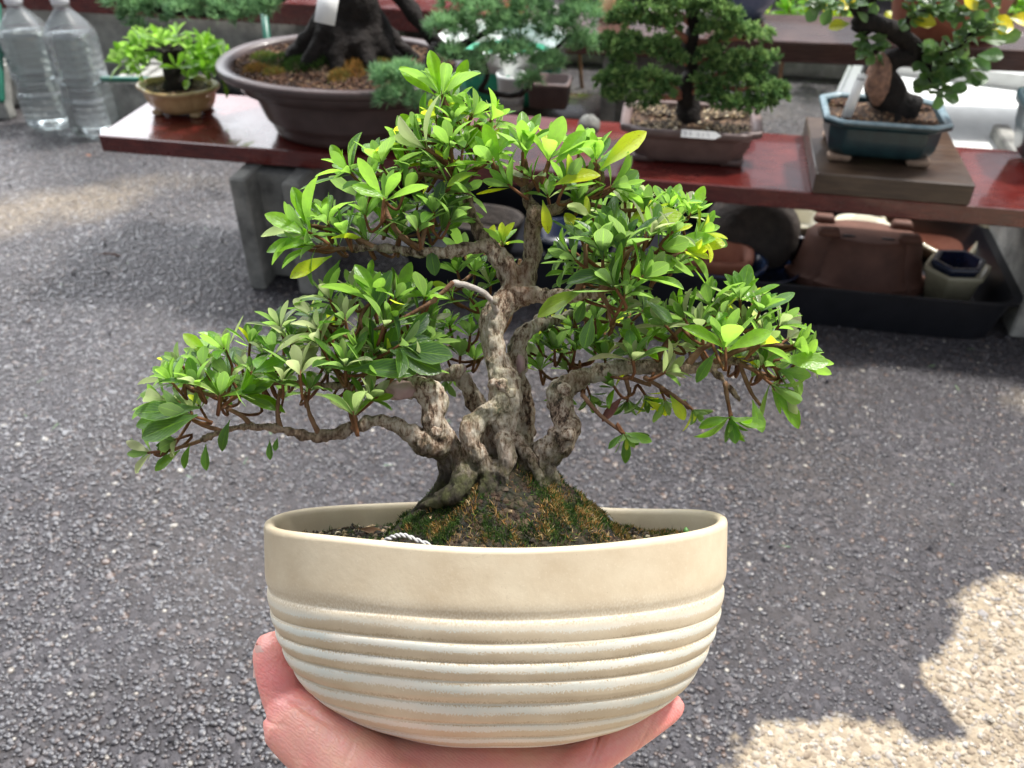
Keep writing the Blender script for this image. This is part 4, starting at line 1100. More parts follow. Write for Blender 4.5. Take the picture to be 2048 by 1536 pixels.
# --- water bottles
t = NT('bottle_plastic'); 
tr = t.n('BsdfTransparent'); tr.inputs[0].default_value = (.93, .96, .96, 1); gl = t.n('BsdfGlossy'); gl.inputs['Roughness'].default_value = .06
df = t.n('BsdfDiffuse'); df.inputs[0].default_value = (.8, .86, .88, 1)
lw = t.n('LayerWeight'); lw.inputs[0].default_value = .35
mx = t.n('MixShader'); t.l(t.mr(lw.outputs['Facing'], 0, 1, .10, .55), mx.inputs[0]); t.l(tr.outputs[0], mx.inputs[1]); t.l(gl.outputs[0], mx.inputs[2])
m2 = t.n('MixShader'); m2.inputs[0].default_value = .09; t.l(mx.outputs[0], m2.inputs[1]); t.l(df.outputs[0], m2.inputs[2]); t.l(m2.outputs[0], t.out.inputs[0])
M['pet'] = t.m
t = NT('water'); t.set((.93, .97, .97), .02); t.b.inputs['Transmission Weight'].default_value = 1; t.b.inputs['IOR'].default_value = 1.33
M['water'] = t.m
M['cap'] = simple('white_cap', (.75, .76, .78), (.82, .82, .84), 50, .35, .1)
def bottle(u, v, label, rz, lean=0.0):
    c = W(u, v, 0); bs = R(u - 60, -8, c.y).z / .318
    root = empty('water_bottle', (c.x, c.y, 0.001), label, 'bottle', 'water bottles at the left', rot=(0, lean, rz)); root.scale = (1, 1, bs)
    ol = sup(3.2, .0475, .043)
    k0 = .30
    prof = []
    for i in range(61):
        z = .225 * i / 60
        r = 1 + .013 * (1 if math.sin(z * 2 * math.pi / .0165) > 0 else -1) * abs(math.sin(z * 2 * math.pi / .0165)) ** .6
        if .092 < z < .128: r = .92 + .02 * math.sin(z * 500)
        if z < .02: r = .80 + .2 * math.sin(z / .02 * math.pi / 2)
        prof.append((r, z))
    sh = [(1.0, .230), (.93, .243), (.78, .258), (.58, .272), (.40, .283), (.31, .290), (.29, .302)]
    m = MB()
    m.lathe([(.55, .004)] + prof + sh, 64, ol, cap0=True)
    m.obj('bottle_body', M['pet'], root)
    w = MB(); w.lathe([(.5, .006)] + [(r * .975, z + .002) for r, z in prof[1:]] + [(.96, .232), (.9, .243)], 64, ol, cap0=True, cap1=True)
    w.obj('water', M['water'], root)
    cp = MB()
    pr = [(.0155, .300), (.0165, .301), (.0165, .315), (.0155, .3175), (.010, .318)]
    rr = []
    for r, z in pr: rr.append([(math.cos(2 * math.pi * j / 60) * r * (1 + .02 * (j % 2)), math.sin(2 * math.pi * j / 60) * r * (1 + .02 * (j % 2)), z) for j in range(60)])
    cp.grid(rr, True, True, True); cp.obj('cap', M['cap'], root)
bottle(106, 250, 'clear water-filled plastic bottle, the left one of the two', rad(10))
bottle(196, 266, 'clear ribbed water-filled bottle standing nearest the left end of the red plank', rad(-14))

# --- generic bits
def ped_leaf_cloud(): pass
M['brown_glaze'] = simple('unglazed_brown_pot', (.045, .028, .026), (.075, .048, .045), 40, .42, .25, 180, .001, .5, .15)
M['brown_matt'] = simple('grey_brown_pot', (.095, .062, .055), (.15, .10, .09), 40, .5, .3, 180)
M['cream_glaze'] = simple('cream_pot_glaze', (.34, .22, .10), (.46, .32, .165), 50, .35, .2, 160, .001, .5, .3)
M['teal_glaze'] = simple('teal_pot_glaze', (.006, .022, .030), (.014, .044, .052), 60, .3, .2, 120, .001, .4, .15)
M['teal_rim'] = simple('worn_pale_glaze', (.10, .17, .20), (.26, .33, .36), 90, .3, .2, 200)
M['dark_bark'] = simple('dark_bark', (.006, .005, .0045), (.022, .017, .015), 60, .8, 1.0, 120, .006, .25)
M['needle'] = mat_attr('juniper_needles', [(0, (.035, .085, .045)), (.5, (.11, .23, .11)), (1, (.26, .44, .20))], .6, .3)
M['scale'] = mat_attr('juniper_scales', [(0, (.026, .060, .022)), (.5, (.085, .18, .055)), (1, (.28, .42, .14))], .6, .25)
M['white_tag'] = simple('white_plastic_tag', (.78, .78, .76), (.84, .84, .82), 50, .4, .05)
M['ink'] = simple('grey_ink', (.10, .10, .12), (.16, .16, .18), 50, .6, 0)

def outl(f, a, b): return lambda t_: (lambda q: (q[0] * a, q[1] * b))(f(t_))
NB = np.array([(-.5, 0, 0), (.5, 0, 0), (.35, .6, .03), (-.35, .6, .03), (.02, 1, 0), (-.02, 1, 0)], float)
NF = np.array([(0, 1, 2, 3), (3, 2, 4, 5)])
def needles(name, blobs, parent, mat, L, wid, per, tufts, fan=1.0, tint=.5, inv=None):
    """blobs: (centre, radius, squash)"""
    dirs, locs, tints = [], [], []
    for c, r, sq in blobs:
        nt = int(tufts * (r / .035) ** 1.8)
        for _ in range(nt):
            d = RNG.normal(0, 1, 3); d /= np.linalg.norm(d)
            if d[2] < -.4: d[2] *= -.6
            q = r * RNG.uniform(.45, 1.0) * (1 + .25 * mnoise.noise(Vector(d * 2) + Vector(c) * 20))
            p = np.array(c) + d * q * np.array([1, 1, sq])
            out = d * .8 + np.array([0, 0, .5])
            tt = np.clip(tint + RNG.normal(0, .18) + .25 * d[2], 0, 1)
            for k in range(per):
                e = out / np.linalg.norm(out) + RNG.normal(0, .55 * fan, 3)
                e /= np.linalg.norm(e)
                dirs.append(e); locs.append(p + e * RNG.uniform(0, .3) * L); tints.append(tt + RNG.normal(0, .06))
    dirs = np.array(dirs); locs = np.array(locs); N = len(dirs)
    rnd = RNG.normal(0, 1, (N, 3)); x = np.cross(dirs, rnd); x /= np.linalg.norm(x, axis=1)[:, None]; z = np.cross(x, dirs)
    s = RNG.uniform(.7, 1.25, N)
    Mx = np.stack([x * wid, dirs * L * s[:, None], z * L], 2)
    V, Fc = scatter(NB, NF, Mx, locs)
    C = np.ones((N, 6, 4)); C[:, :, 0] = np.clip(tints, 0, 1)[:, None]
    return mesh_np(name, V, Fc, mat, parent, True, col=C.reshape(-1, 4))

def soilgrit(outline, scale, z, n, parent, smin=.0012, smax=.003, mat='grit', nm='grit'):
    pts = []
    for _ in range(n):
        a = random.uniform(0, 6.283); q = scale * math.sqrt(random.random()); x, y = outline(a); pts.append((x * q, y * q, z + .001))
    return stones(nm, np.array(pts), RNG.uniform(smin, smax, n), .8, M[mat], parent, 1.0)

# --- small azalea in the cream mokko pot
c = W(362, 230, PH)
r = empty('small_azalea_bonsai', (c.x, c.y + .015, PH + .001), 'small bushy azalea with glossy bright green leaves in a little cream lobed pot', 'bonsai', rz=YAW)
k = px(c.y + .015, 180)
mo_ = mokko(.066, .050, .10)
pot_mesh([(.55, .004), (.70, .007), (.82, .015), (.88, .026), (.90, .034), (1.0, .038), (1.03, .041), (1.0, .0435)], [(.90, .0435), (.86, .040), (.80, .035)], mo_).obj('pot', M['cream_glaze'], r)
for a in (40, 140, 220, 320):
    x, y = .042 * math.cos(rad(a)), .032 * math.sin(rad(a)); b = MB(); b.box((x, y, .0035), (.014, .011, .007), 0, 1.1, .001); b.obj('foot', M['cream_glaze'], r)
soil_disc(mo_, .037, .86, .003, M['soil'], 'soil', r, 48, 14, 8, lambda x, y: .006 * max(0, 1 - math.hypot(x, y) / .03))
b = MB(); b.tube([(0, 0, .032), (.004, .002, .055), (-.002, 0, .078), (.002, 0, .10)], [.022, .018, .014, .006], 14, 6, .5)
for a in range(9):
    q = a * .7; b.tube([(0, 0, .085), (.02 * math.cos(q), .015 * math.sin(q), .098), (.045 * math.cos(q), .035 * math.sin(q), .102)], [.005, .003, .002], 8, 4, .4)
b.obj('trunk', M['dark_bark'], r)
lv = Leaves(); random.seed(5)
for _ in range(52):
    a = random.uniform(0, 6.283); q = math.sqrt(random.random())
    x, y = .086 * q * math.cos(a), .060 * q * math.sin(a); z = .104 - .032 * q * q + random.uniform(-.018, .012)
    if y < -.02 and abs(x) < .03 and z < .11: continue
    lv.rosette((x, y, z), (x * 12, y * 12, .9), .030, random.choice((5, 6, 7)), .75 if z > .11 else .45, dusty=0)
for _ in range(34):
    a = random.uniform(.15, 3.0) if random.random() < .6 else random.choice((random.uniform(-.5, .2), random.uniform(2.9, 3.7))); q = random.uniform(.55, 1.0)
    lv.rosette((.082 * q * math.cos(a), .058 * q * math.sin(a), random.uniform(.058, .085)), (math.cos(a), math.sin(a), .6), .028, 6, .3, dusty=0)
lv.build('foliage', M['leaf_bright'], r)

# --- big needle juniper in the wide brown oval pot
BY = 1.315
c = R(690, 150, BY)
r = empty('needle_juniper_bonsai', (c.x, BY, PH + .001), 'thick black-trunked needle juniper in a wide dark brown oval pot, boughs spreading either side', 'bonsai', rz=YAW)
K = px(BY, 150)
A2, B2 = .188, .138
so = sup(2.15, A2, B2)
pot_mesh([(.55, .0), (.60, .002), (.62, .010), (.64, .022), (.665, .024), (.68, .030), (.72, .052), (.775, .072), (.84, .086), (.875, .090), (.985, .0915), (1.0, .095), (1.0, .100), (.985, .1035)],
         [(.90, .1035), (.875, .099), (.86, .085), (.84, .07)], so, 128).obj('pot', M['brown_glaze'], r)
for a in (30, 150, 210, 330):
    pass
soil_disc(so, .092, .88, .006, M['soil'], 'soil', r, 90, 30, 5, lambda x, y: .030 * max(0, 1 - math.hypot((x + .0) * 1.0, (y - .03) * 1.2) / .12))
soilgrit(so, .86, .096, 3000, r, .0015, .0033, 'brown_grit')
# moss cushions
pts, tn = [], []
for (x0, y0, rr, ti) in [(-.115, -.045, .022, .7), (-.085, -.055, .018, .62), (-.06, -.03, .024, .25), (-.10, -.01, .03, .2), (.03, -.035, .022, .72), (.015, -.06, .016, .65), (.07, -.02, .025, .6), (.11, -.04, .018, .7), (-.13, .01, .02, .5), (-.03, -.02, .025, .3)]:
    for _ in range(700):
        a = random.uniform(0, 6.283); q = math.sqrt(random.random())
        x = x0 + rr * q * math.cos(a); y = y0 + rr * q * math.sin(a)
        pts.append((x, y, .093 + .030 * max(0, 1 - math.hypot(x, (y - .03) * 1.2) / .12) + .008 * (1 - q * q))); tn.append(ti + random.uniform(-.12, .12))
moss('moss', np.array(pts), .005, np.array(tn), M['moss'], r)
def G(root, u, v, Y):            # photo position at world distance Y, in the thing's own frame
    p = R(u, v, Y) - root.location
    cs, sn = math.cos(-root.rotation_euler.z), math.sin(-root.rotation_euler.z)
    return Vector((p.x * cs - p.y * sn, p.x * sn + p.y * cs, p.z))
b = MB()
b.tube([(.01, .03, .08), (.01, .03, .115), (.012, .035, .16), (.0, .04, .22), (.015, .045, .30), (0, .05, .38)], [.075, .052, .042, .036, .030, .022], 20, 6, .55)
for a in range(11):
    q = a / 11 * 6.283 + .2; b.tube([(.02 * math.cos(q), .03 + .02 * math.sin(q), .17), (.055 * math.cos(q), .03 + .045 * math.sin(q), .128), (.10 * math.cos(q), .03 + .075 * math.sin(q), .098)], [.014, .017, .007], 10, 5, .5)
tk = b.obj('trunk', M['dark_bark'], r)
md = tk.modifiers.new('r', 'REMESH'); md.mode = 'VOXEL'; md.voxel_size = .003; apply_mods(tk); tk.data.materials.clear(); tk.data.materials.append(M['dark_bark'])
b = MB(); b.tube([G(r, 770, -40, 1.36), G(r, 815, 10, 1.33), G(r, 850, 60, 1.31), G(r, 900, 105, 1.30), G(r, 960, 110, 1.30)], [.014, .012, .010, .009, .006], 10, 5, .35)
b.tube([G(r, 900, 105, 1.30), G(r, 980, 60, 1.3), G(r, 1060, 30, 1.3)], [.006, .005, .003], 8, 4, .3)
b.tube([G(r, 960, 180, 1.30), G(r, 1040, 188, 1.28), G(r, 1090, 120, 1.28), G(r, 1140, 70, 1.28)], [.004, .005, .004, .002], 8, 4, .3)
b.tube([G(r, 960, 110, 1.30), G(r, 975, 150, 1.30), G(r, 960, 180, 1.3)], [.005, .004, .004], 8, 4, .3)
b.tube([G(r, 870, 90, 1.27), G(r, 850, 130, 1.22), G(r, 820, 170, 1.18)], [.006, .004, .003], 8, 4, .3)
br = b.obj('branch', M['dark_bark'], r)
bl = [(G(r, u, v, Y), rr, .8) for u, v, Y, rr in [(925, 60, 1.27, .024), (965, 25, 1.27, .030), (1010, 60, 1.27, .028), (1060, 25, 1.28, .034), (1110, 60, 1.27, .030), (1160, 35, 1.27, .030), (1165, 90, 1.28, .024), (1040, 110, 1.25, .028), (1095, 130, 1.25, .024), (980, 110, 1.25, .022), (1060, 165, 1.25, .016), (945, 145, 1.26, .016), (885, 55, 1.25, .020), (905, 110, 1.24, .018), (1000, -25, 1.3, .040), (1100, -30, 1.3, .040), (1160, -20, 1.3, .03), (905, 5, 1.28, .02),
     (770, 160, 1.17, .016), (805, 150, 1.17, .020), (800, 190, 1.16, .018), (840, 165, 1.17, .018), (775, 200, 1.16, .014), (835, 205, 1.17, .013), (760, 150, 1.17, .012)]]
needles('foliage', bl, br, M['needle'], .0110, .0013, 13, 165, 1.0, .66)
b = MB(); b.tube([G(r, 640, -60, 1.36), G(r, 560, -10, 1.33), G(r, 480, 20, 1.3), G(r, 380, 25, 1.3), G(r, 280, 15, 1.3), G(r, 240, 10, 1.3)], [.012, .010, .008, .006, .004, .003], 10, 5, .4)
br = b.obj('branch', M['dark_bark'], r)
bl = [(G(r, u, v, Y), rr, .8) for u, v, Y, rr in [(235, 5, 1.30, .020), (275, 20, 1.30, .022), (255, 35, 1.3, .010), (320, 10, 1.30, .026), (365, 20, 1.28, .022), (410, 5, 1.3, .026), (450, 25, 1.28, .020), (500, 20, 1.28, .022), (535, 15, 1.28, .018), (270, 50, 1.3, .009), (480, 40, 1.27, .012), (340, 40, 1.3, .010), (480, -30, 1.33, .04), (380, -40, 1.33, .04), (280, -30, 1.33, .035), (560, -50, 1.33, .04)]]
needles('foliage', bl, br, M['needle'], .0110, .0013, 13, 165, 1.0, .66)
# crown above the picture
bl = [((x, y, z), rr, .7) for x, y, z, rr in [(0, .05, .42, .06), (-.08, .04, .36, .05), (.08, .06, .37, .05), (0, .08, .47, .05)]]
needles('crown', bl, tk, M['needle'], .009, .0012, 10, 50)
# the paper tag hanging on the trunk
m = MB(); m.box((0, 0, 0), (.028, .0008, .050), 0, 1, 0)
o = m.obj('paper_tag', M['white_tag']); c = R(655, 8, 1.235); o.location = c; o.rotation_euler = (rad(-25), rad(10), rad(-8))
tag(o, 'blank white paper tag hanging on the thick dark juniper trunk', 'tag')

# --- scale juniper in the grey-brown rectangular pot
JY = W(1380, 330, PH).y + .045
c = R(1378, 270, JY)
r = empty('scale_juniper_bonsai', (c.x, JY, PH + .001), 'dense green scale-leaf juniper with one upright shari trunk in a rectangular grey-brown pot', 'bonsai', rz=YAW + rad(2))
rc = rectcut(.098, .062, .10)
pot_mesh([(.62, .0), (.74, .003), (.76, .008), (.79, .011), (.79, .016), (.82, .019), (.82, .022), (.85, .025), (.86, .034), (.90, .041), (.985, .043), (1.0, .045), (1.0, .050), (.985, .052)],
         [(.88, .052), (.86, .049), (.84, .040)], rc, 160).obj('pot', M['brown_matt'], r)
for sx in (-1, 1):
    for sy in (-1, 1):
        b = MB(); b.box((sx * .060, sy * .036, .004), (.030, .016, .009), 0, 1.15, .0015); b.obj('foot', M['brown_matt'], r)
soil_disc(rc, .044, .86, .003, M['soil'], 'soil', r, 80, 18, 2, lambda x, y: .008 * max(0, 1 - math.hypot(x, y) / .04))
soilgrit(rc, .84, .047, 1500, r, .001, .0028)
b = MB()
b.tube([G(r, 1380, 268, JY), G(r, 1378, 225, JY), G(r, 1372, 175, JY), G(r, 1384, 130, JY), G(r, 1378, 90, JY), G(r, 1388, 50, JY), G(r, 1384, 10, JY), G(r, 1384, -60, JY)], [.022, .015, .012, .010, .010, .009, .008, .004], 14, 6, .5)
for a in range(6):
    q = a * 1.05; p0 = G(r, 1378, 245, JY); b.tube([p0, p0 + Vector((.02 * math.cos(q), .016 * math.sin(q), -.012)), p0 + Vector((.034 * math.cos(q), .028 * math.sin(q), -.024))], [.010, .007, .004], 8, 4, .5)
b.obj('trunk', M['dark_bark'], r)
M['shari'] = simple('red_brown_wood', (.16, .05, .03), (.34, .14, .09), 120, .6, .5, 300)
def wob(P, r, s=1): pass
def bough(lines, blobs, tint=.45):
    b = MB()
    for ln in lines: b.tube([G(r, u, v, JY + d) for u, v, d in ln], [.0048 - .0030 * i / len(ln) for i in range(len(ln))], 8, 4, .5)
    o = b.obj('branch', M['shari'], r)
    needles('foliage', [(G(r, u, v, JY + d), rr * 1.02 * K, .72) for u, v, d, rr in blobs], o, M['scale'], .0062, .0026, 11, 230, 1.0, tint + .08)
bough([[(1380, 225, 0), (1350, 175, -.01), (1310, 160, -.02), (1270, 165, -.03)], [(1376, 195, 0), (1330, 195, -.02), (1280, 195, -.03)]],
      [(1215, 165, -.02, 24), (1240, 150, -.03, 30), (1270, 175, -.04, 28), (1300, 160, -.03, 30), (1235, 195, -.03, 22), (1275, 205, -.04, 20), (1215, 190, -.02, 16), (1325, 185, -.03, 22), (1300, 205, -.03, 16), (1340, 165, -.02, 18)])
bough([[(1382, 130, 0), (1340, 110, -.01), (1290, 95, -.02), (1240, 95, -.02)]],
      [(1230, 100, -.02, 26), (1260, 90, -.02, 30), (1295, 100, -.03, 28), (1330, 95, -.02, 28), (1245, 120, -.02, 20), (1220, 80, -.01, 18), (1350, 120, -.02, 20)])
bough([[(1384, 90, 0), (1350, 60, -.01), (1300, 40, -.02), (1260, 30, -.02)], [(1386, 50, 0), (1350, 20, 0)]],
      [(1250, 20, -.02, 26), (1270, 45, -.02, 28), (1300, 20, -.02, 32), (1330, 50, -.02, 30), (1355, 15, -.01, 30), (1290, -20, 0, 36), (1345, -25, 0, 36), (1225, 40, 0, 14), (1245, -15, 0, 26)])
bough([[(1386, 60, 0), (1430, 50, -.01), (1470, 55, -.02)], [(1384, 85, 0), (1430, 80, -.01), (1490, 75, -.01), (1520, 72, 0)]],
      [(1425, 20, -.02, 30), (1455, 35, -.02, 28), (1420, 60, -.02, 26), (1470, 62, -.02, 26), (1500, 70, -.01, 26), (1530, 75, 0, 18), (1440, -20, 0, 34), (1445, 80, -.02, 20), (1400, 5, -.02, 24)], .55)
bough([[(1384, 130, 0), (1430, 110, -.01), (1480, 115, -.02), (1520, 118, 0)]],
      [(1420, 110, -.02, 26), (1450, 125, -.02, 26), (1480, 118, -.02, 26), (1515, 120, -.01, 28), (1540, 118, 0, 18), (1425, 140, -.02, 20)])
bough([[(1374, 190, 0), (1420, 170, -.02), (1470, 178, -.03), (1520, 175, -.03), (1550, 180, -.02)], [(1376, 170, 0), (1430, 150, -.02), (1500, 150, -.02)]],
      [(1400, 165, -.02, 20), (1420, 190, -.03, 24), (1440, 205, -.04, 24), (1470, 208, -.04, 26), (1500, 215, -.04, 24), (1520, 185, -.03, 26), (1550, 180, -.02, 26), (1490, 165, -.03, 22), (1465, 150, -.02, 20), (1530, 210, -.03, 20), (1560, 195, -.02, 18), (1440, 170, -.03, 20), (1510, 150, -.02, 22)])
# arrow shaped name tag lying on the pot rim
m = MB(); w_, h_, th = .033, .010, .0008
pts = [(-w_, -h_ / 2), (.6 * w_ * .6, -h_ / 2), (w_ * .62, 0), (.6 * w_ * .6, h_ / 2), (-w_, h_ / 2)]
m.grid([[(x, y, 0) for x, y in pts], [(x, y, th) for x, y in pts]], True, True, True)
o = m.obj('name_tag', M['white_tag'], None, False); c = W(1412, 270, PH + .056); o.location = c; o.rotation_euler = (rad(62), 0, YAW)
tag(o, 'small white arrow-shaped name tag lying on the front rim of the rectangular pot', 'name tag')
m = MB()
for i, (x, y, a_, b_) in enumerate([(-.027, .0015, .004, .0006), (-.027, -.001, .003, .0006), (-.021, .001, .0007, .005), (-.0195, 0, .003, .0006), (-.010, .0015, .004, .0006), (-.010, -.0015, .004, .0006), (-.004, 0, .0006, .005), (.002, .0015, .003, .0006), (.004, -.001, .0006, .003)]):
    m.box((x, y, th + .0001), (a_, b_, .0002))
m.obj('writing', M['ink'], o)

# --- wooden stand with the teal pot and its crooked tree
fl = W(1617, 396, PH); fl = PL + e1 * ((fl - PL).dot(e1)) - e2 * .004
m = MB(); m.box((.103, .104, .0145), (.196, .208, .029), 0, 1, .0015)
o = m.obj('wooden_stand', M['wood_stand'], None, True, 30); o.location = (fl.x, fl.y, PH + .0005); o.rotation_euler = (0, 0, YAW)
tag(o, 'thick dark brown wooden board on the red plank, under the teal glazed pot', 'display stand')
SH = PH + .030
GY = W(1765, 335, SH).y + .052
c = R(1748, 300, GY)
r = empty('crooked_bonsai', (c.x, GY, SH), 'crooked round-leaved tree with a cut wound, in a teal pot on the wooden board', 'bonsai', rz=YAW)
rg = outl(sup(6), .092, .064)
def octo(t_):
    x, y = sup(12)(t_); s = abs(x) + abs(y); k = min(1, 1.72 / s); return x * k * .080, y * k * .057
pot_mesh([(.60, .006), (.72, .008), (.80, .012), (.85, .020), (.87, .034), (.875, .046), (.88, .049), (.985, .0505), (1.0, .053), (1.0, .056), (.985, .058)], [(.90, .058), (.875, .055), (.86, .045)], octo, 160).obj('pot', M['teal_glaze'], r)
m = MB(); m.lathe([(.984, .0582), (1.004, .056), (1.004, .057), (.984, .0597), (.905, .0597), (.88, .056)], 160, octo, cap0=False); m.obj('rim', M['teal_rim'], r)
M['raw_clay'] = simple('raw_clay', (.20, .13, .09), (.34, .24, .17), 80, .8, .4)
for sx in (-1, 1):
    for sy in (-1, 1):
        b = MB(); b.box((sx * .050, sy * .036, .0045), (.028, .017, .009), 0, 1.1, .002); b.obj('foot', M['raw_clay'], r)
soil_disc(octo, .050, .875, .003, M['soil'], 'soil', r, 80, 20, 4, lambda x, y: .022 * max(0, 1 - math.hypot(x - .0, y * 1.1) / .052))
soilgrit(octo, .85, .053, 1300, r, .001, .0026, 'brown_grit')
b = MB()
q = [(1795, 225, .0, 44), (1782, 200, 0, 33), (1766, 168, 0, 31), (1760, 138, 0, 29), (1790, 118, 0, 21), (1825, 105, 0, 19), (1812, 80, 0, 18), (1780, 60, 0, 17), (1745, 45, -.005, 19), (1725, 50, -.005, 20), (1722, 20, 0, 14), (1735, -20, 0, 12), (1760, -80, .0, 8)]
b.tube([G(r, u, v, GY + d) for u, v, d, _ in q], [w * K * .86 for *_, w in q], 16, 6, .4)
for a in range(8):
    qq = a * .8; p0 = G(r, 1783, 212, GY); b.tube([p0, p0 + Vector((.022 * math.cos(qq), .018 * math.sin(qq), -.008)), p0 + Vector((.042 * math.cos(qq), .034 * math.sin(qq), -.020))], [.012, .010, .004], 8, 4, .5)
b.obj('trunk', M['dark_bark'], r)
M['cut'] = simple('healed_cut_wood', (.085, .045, .038), (.36, .20, .13), 110, .7, .9, 160, .005)
b = MB(); rings = []
c0 = G(r, 1758, 158, GY - .014)
for i in range(13):
    ph = math.pi * i / 12; ring = []
    for j in range(24):
        a = 2 * math.pi * j / 24; qv = Vector((math.sin(ph) * math.cos(a) * .70, math.sin(ph) * math.sin(a) * .55, math.cos(ph) * 1.40))
        ring.append(c0 + Vector((qv.x + .13 * -qv.z, qv.y, qv.z)) * 31 * K * (1 + .20 * mnoise.noise(qv * 2.5)))
    rings.append(ring)
b.grid(rings, True, True, True); b.obj('cut_wound', M['cut'], r)
lv = Leaves(ROUNDS); random.seed(77); b = MB()
tw_lines = [[(1826, 105, 0), (1870, 110, -.01), (1920, 90, -.02), (1950, 60, -.03), (1990, 50, -.03)], [(1830, 115, 0), (1860, 130, -.01), (1860, 165, -.02), (1880, 180, -.02)],
            [(1725, 30, 0), (1690, 10, -.01), (1650, 0, -.02), (1610, -10, -.02)], [(1722, 10, 0), (1770, -10, .0), (1850, 0, -.01), (1900, 30, -.01), (1940, 20, -.01)],
            [(1870, 110, 0), (1900, 130, -.01), (1940, 140, -.02)], [(1815, 60, 0), (1820, 30, -.01), (1870, 20, -.01)], [(1726, 60, 0), (1735, 90, -.01), (1755, 105, -.02)], [(1850, 0, 0), (1930, -20, 0), (2000, 0, 0)]]
for ln in tw_lines: b.tube([G(r, u, v, GY + d) for u, v, d in ln], [.0042 - .0028 * i / len(ln) for i in range(len(ln))], 8, 4, .4)
bo = b.obj('branch', M['dark_bark'], r)
for ln in tw_lines:
    P, _ = smooth_path([G(r, u, v, GY + d) for u, v, d in ln], [1] * len(ln), 7)
    for p in P[4:]:
        for k_ in range(3):
            d = Vector((random.uniform(-1, 1), random.uniform(-1, .3), random.uniform(-.35, 1))).normalized()
            yl = 1.0 if random.random() < .012 else 0
            lv.add(p + d * .005, d, Vector((random.uniform(-.4, .4), -.5, 1)), random.uniform(.013, .020), random.uniform(.85, 1.1), (random.uniform(.1, .85), yl, random.uniform(0, .2)))
for (u, v, a, L_, ti, ye) in [(1890, 178, 80, 36, .35, 0), (1880, 190, 100, 34, .3, 0), (1870, 160, 40, 32, .3, 0), (1905, 160, 20, 32, .4, 0), (1925, 165, 70, 40, .3, 0), (1960, 80, 80, 40, .7, 0), (1990, 85, 60, 40, .8, 0), (1958, 45, 92, 54, .9, 1), (1955, 25, -40, 50, .9, 1), (2015, 35, 92, 40, .9, .8), (1700, 48, -95, 34, .9, .4), (1935, 120, 100, 42, .4, 0), (1915, 115, 130, 36, .3, 0), (1820, 45, 80, 40, .8, .6), (1955, 110, 85, 40, .5, 0), (1665, 12, 200, 32, .3, 0), (1640, 8, 210, 32, .3, 0), (1875, 185, 165, 30, .2, 0)]:
    d = Vector((math.sin(rad(a)), -.2, math.cos(rad(a)))); lv.add(G(r, u, v, GY - .02), d, Vector((0, -.7, .8)), L_ * K, .95, (ti, ye, 0))
lv.build('foliage', M['leaf_round'], bo)
m = MB(); m.box((0, 0, .031), (.0130, .0008, .062), 0, 1.0, 0)
o = m.obj('plant_label', M['white_tag']); c = W(1690, 238, SH + .054); o.location = (c.x, c.y, SH + .050); o.rotation_euler = (rad(-4), rad(9), YAW)
tag(o, 'tall white plastic plant label stuck upright in the soil of the teal pot', 'plant label')
m = MB()
for i in range(4): m.box((-.004 + i * .0027, -.0006, .056), (.0016, .0003, .0022 if i % 2 else .003))
m.obj('writing', M['ink'], o)

# teal pot cut by the right edge
c = W(2172, 352, PH)
r = empty('bonsai_pot', (c.x - .004, c.y + .04, PH), 'blue-green glazed pot cut off by the right edge on the red plank', 'pot', rz=YAW)
pot_mesh([(.60, .006), (.80, .014), (.90, .05), (.93, .075), (1.0, .078), (1.0, .088)], [(.9, .088), (.86, .07), (.8, .05)], outl(sup(4), .09, .06), 96).obj('pot_body', M['teal_glaze'], r)
soil_disc(outl(sup(4), .09, .06), .072, .85, .003, M['soil'], 'soil', r, 60, 10, 2)

# --- grey round stone beside the juniper pot
b = MB(); rings = []
for i in range(15):
    ph = math.pi * i / 14
    rings.append([Vector((math.sin(ph) * math.cos(a), math.sin(ph) * math.sin(a), math.cos(ph))) * .0165 * (1 + .08 * mnoise.noise(Vector((math.cos(a) * 2, math.sin(a) * 2, ph * 2)))) for a in [2 * math.pi * j / 24 for j in range(24)]])
b.grid(rings, True, True, True); o = b.obj('round_stone', M['concrete']); c = W(1178, 278, PH); o.location = (c.x, c.y + .01, PH + .0165)
tag(o, 'small round grey stone ball on the red plank left of the rectangular pot', 'stone')

# --- white tub with green band, white plastic basket pot and small brown pot behind the plank
M['styro'] = simple('white_foam', (.66, .68, .66), (.76, .78, .76), 40, .7, .3, 500)
M['green_pl'] = simple('green_plastic', (.02, .28, .16), (.03, .36, .21), 40, .4, .1)
c = R(1010, 150, 1.62)
r = empty('plastic_tub', (c.x, 1.66, .16), 'white plastic tub with a green lower band behind the needle juniper', 'tub', rz=YAW - rad(10))
ol = poly(8, .125, .12, rad(22.5), .05)
m = MB(); m.lathe([(.90, .062), (.92, .062), (.985, .090), (1.0, .094), (1.0, .098), (.95, .098), (.92, .09), (.80, .05)], 96, ol, cap0=True, cap1=True); m.obj('tub_body', M['styro'], r)
m = MB(); m.lathe([(.60, -.01), (.70, -.008), (.915, .062), (.86, .063)], 96, ol, cap0=True, cap1=True); m.obj('green_base', M['green_pl'], r)
c = W(1022, 236, PH - .02)
r = empty('basket_pot', (c.x + .0, 1.53, .17), 'small white slotted plastic pot behind the red plank under the tub', 'pot', rz=YAW)
m = MB(); m.lathe([(.8, 0), (.85, .0), (1.0, .055), (1.04, .056), (1.04, .062), (.95, .062), (.9, .02)], 48, lambda a: (.024 * math.cos(a), .024 * math.sin(a)), cap0=True, cap1=True); m.obj('pot_body', M['styro'], r)
m = MB()
for i in range(14):
    a = math.pi + i * math.pi / 13; m.box((.0222 * math.cos(a), .0222 * math.sin(a), .016), (.0012, .0012, .012), a)
m.obj('slots', M['ink'], r)
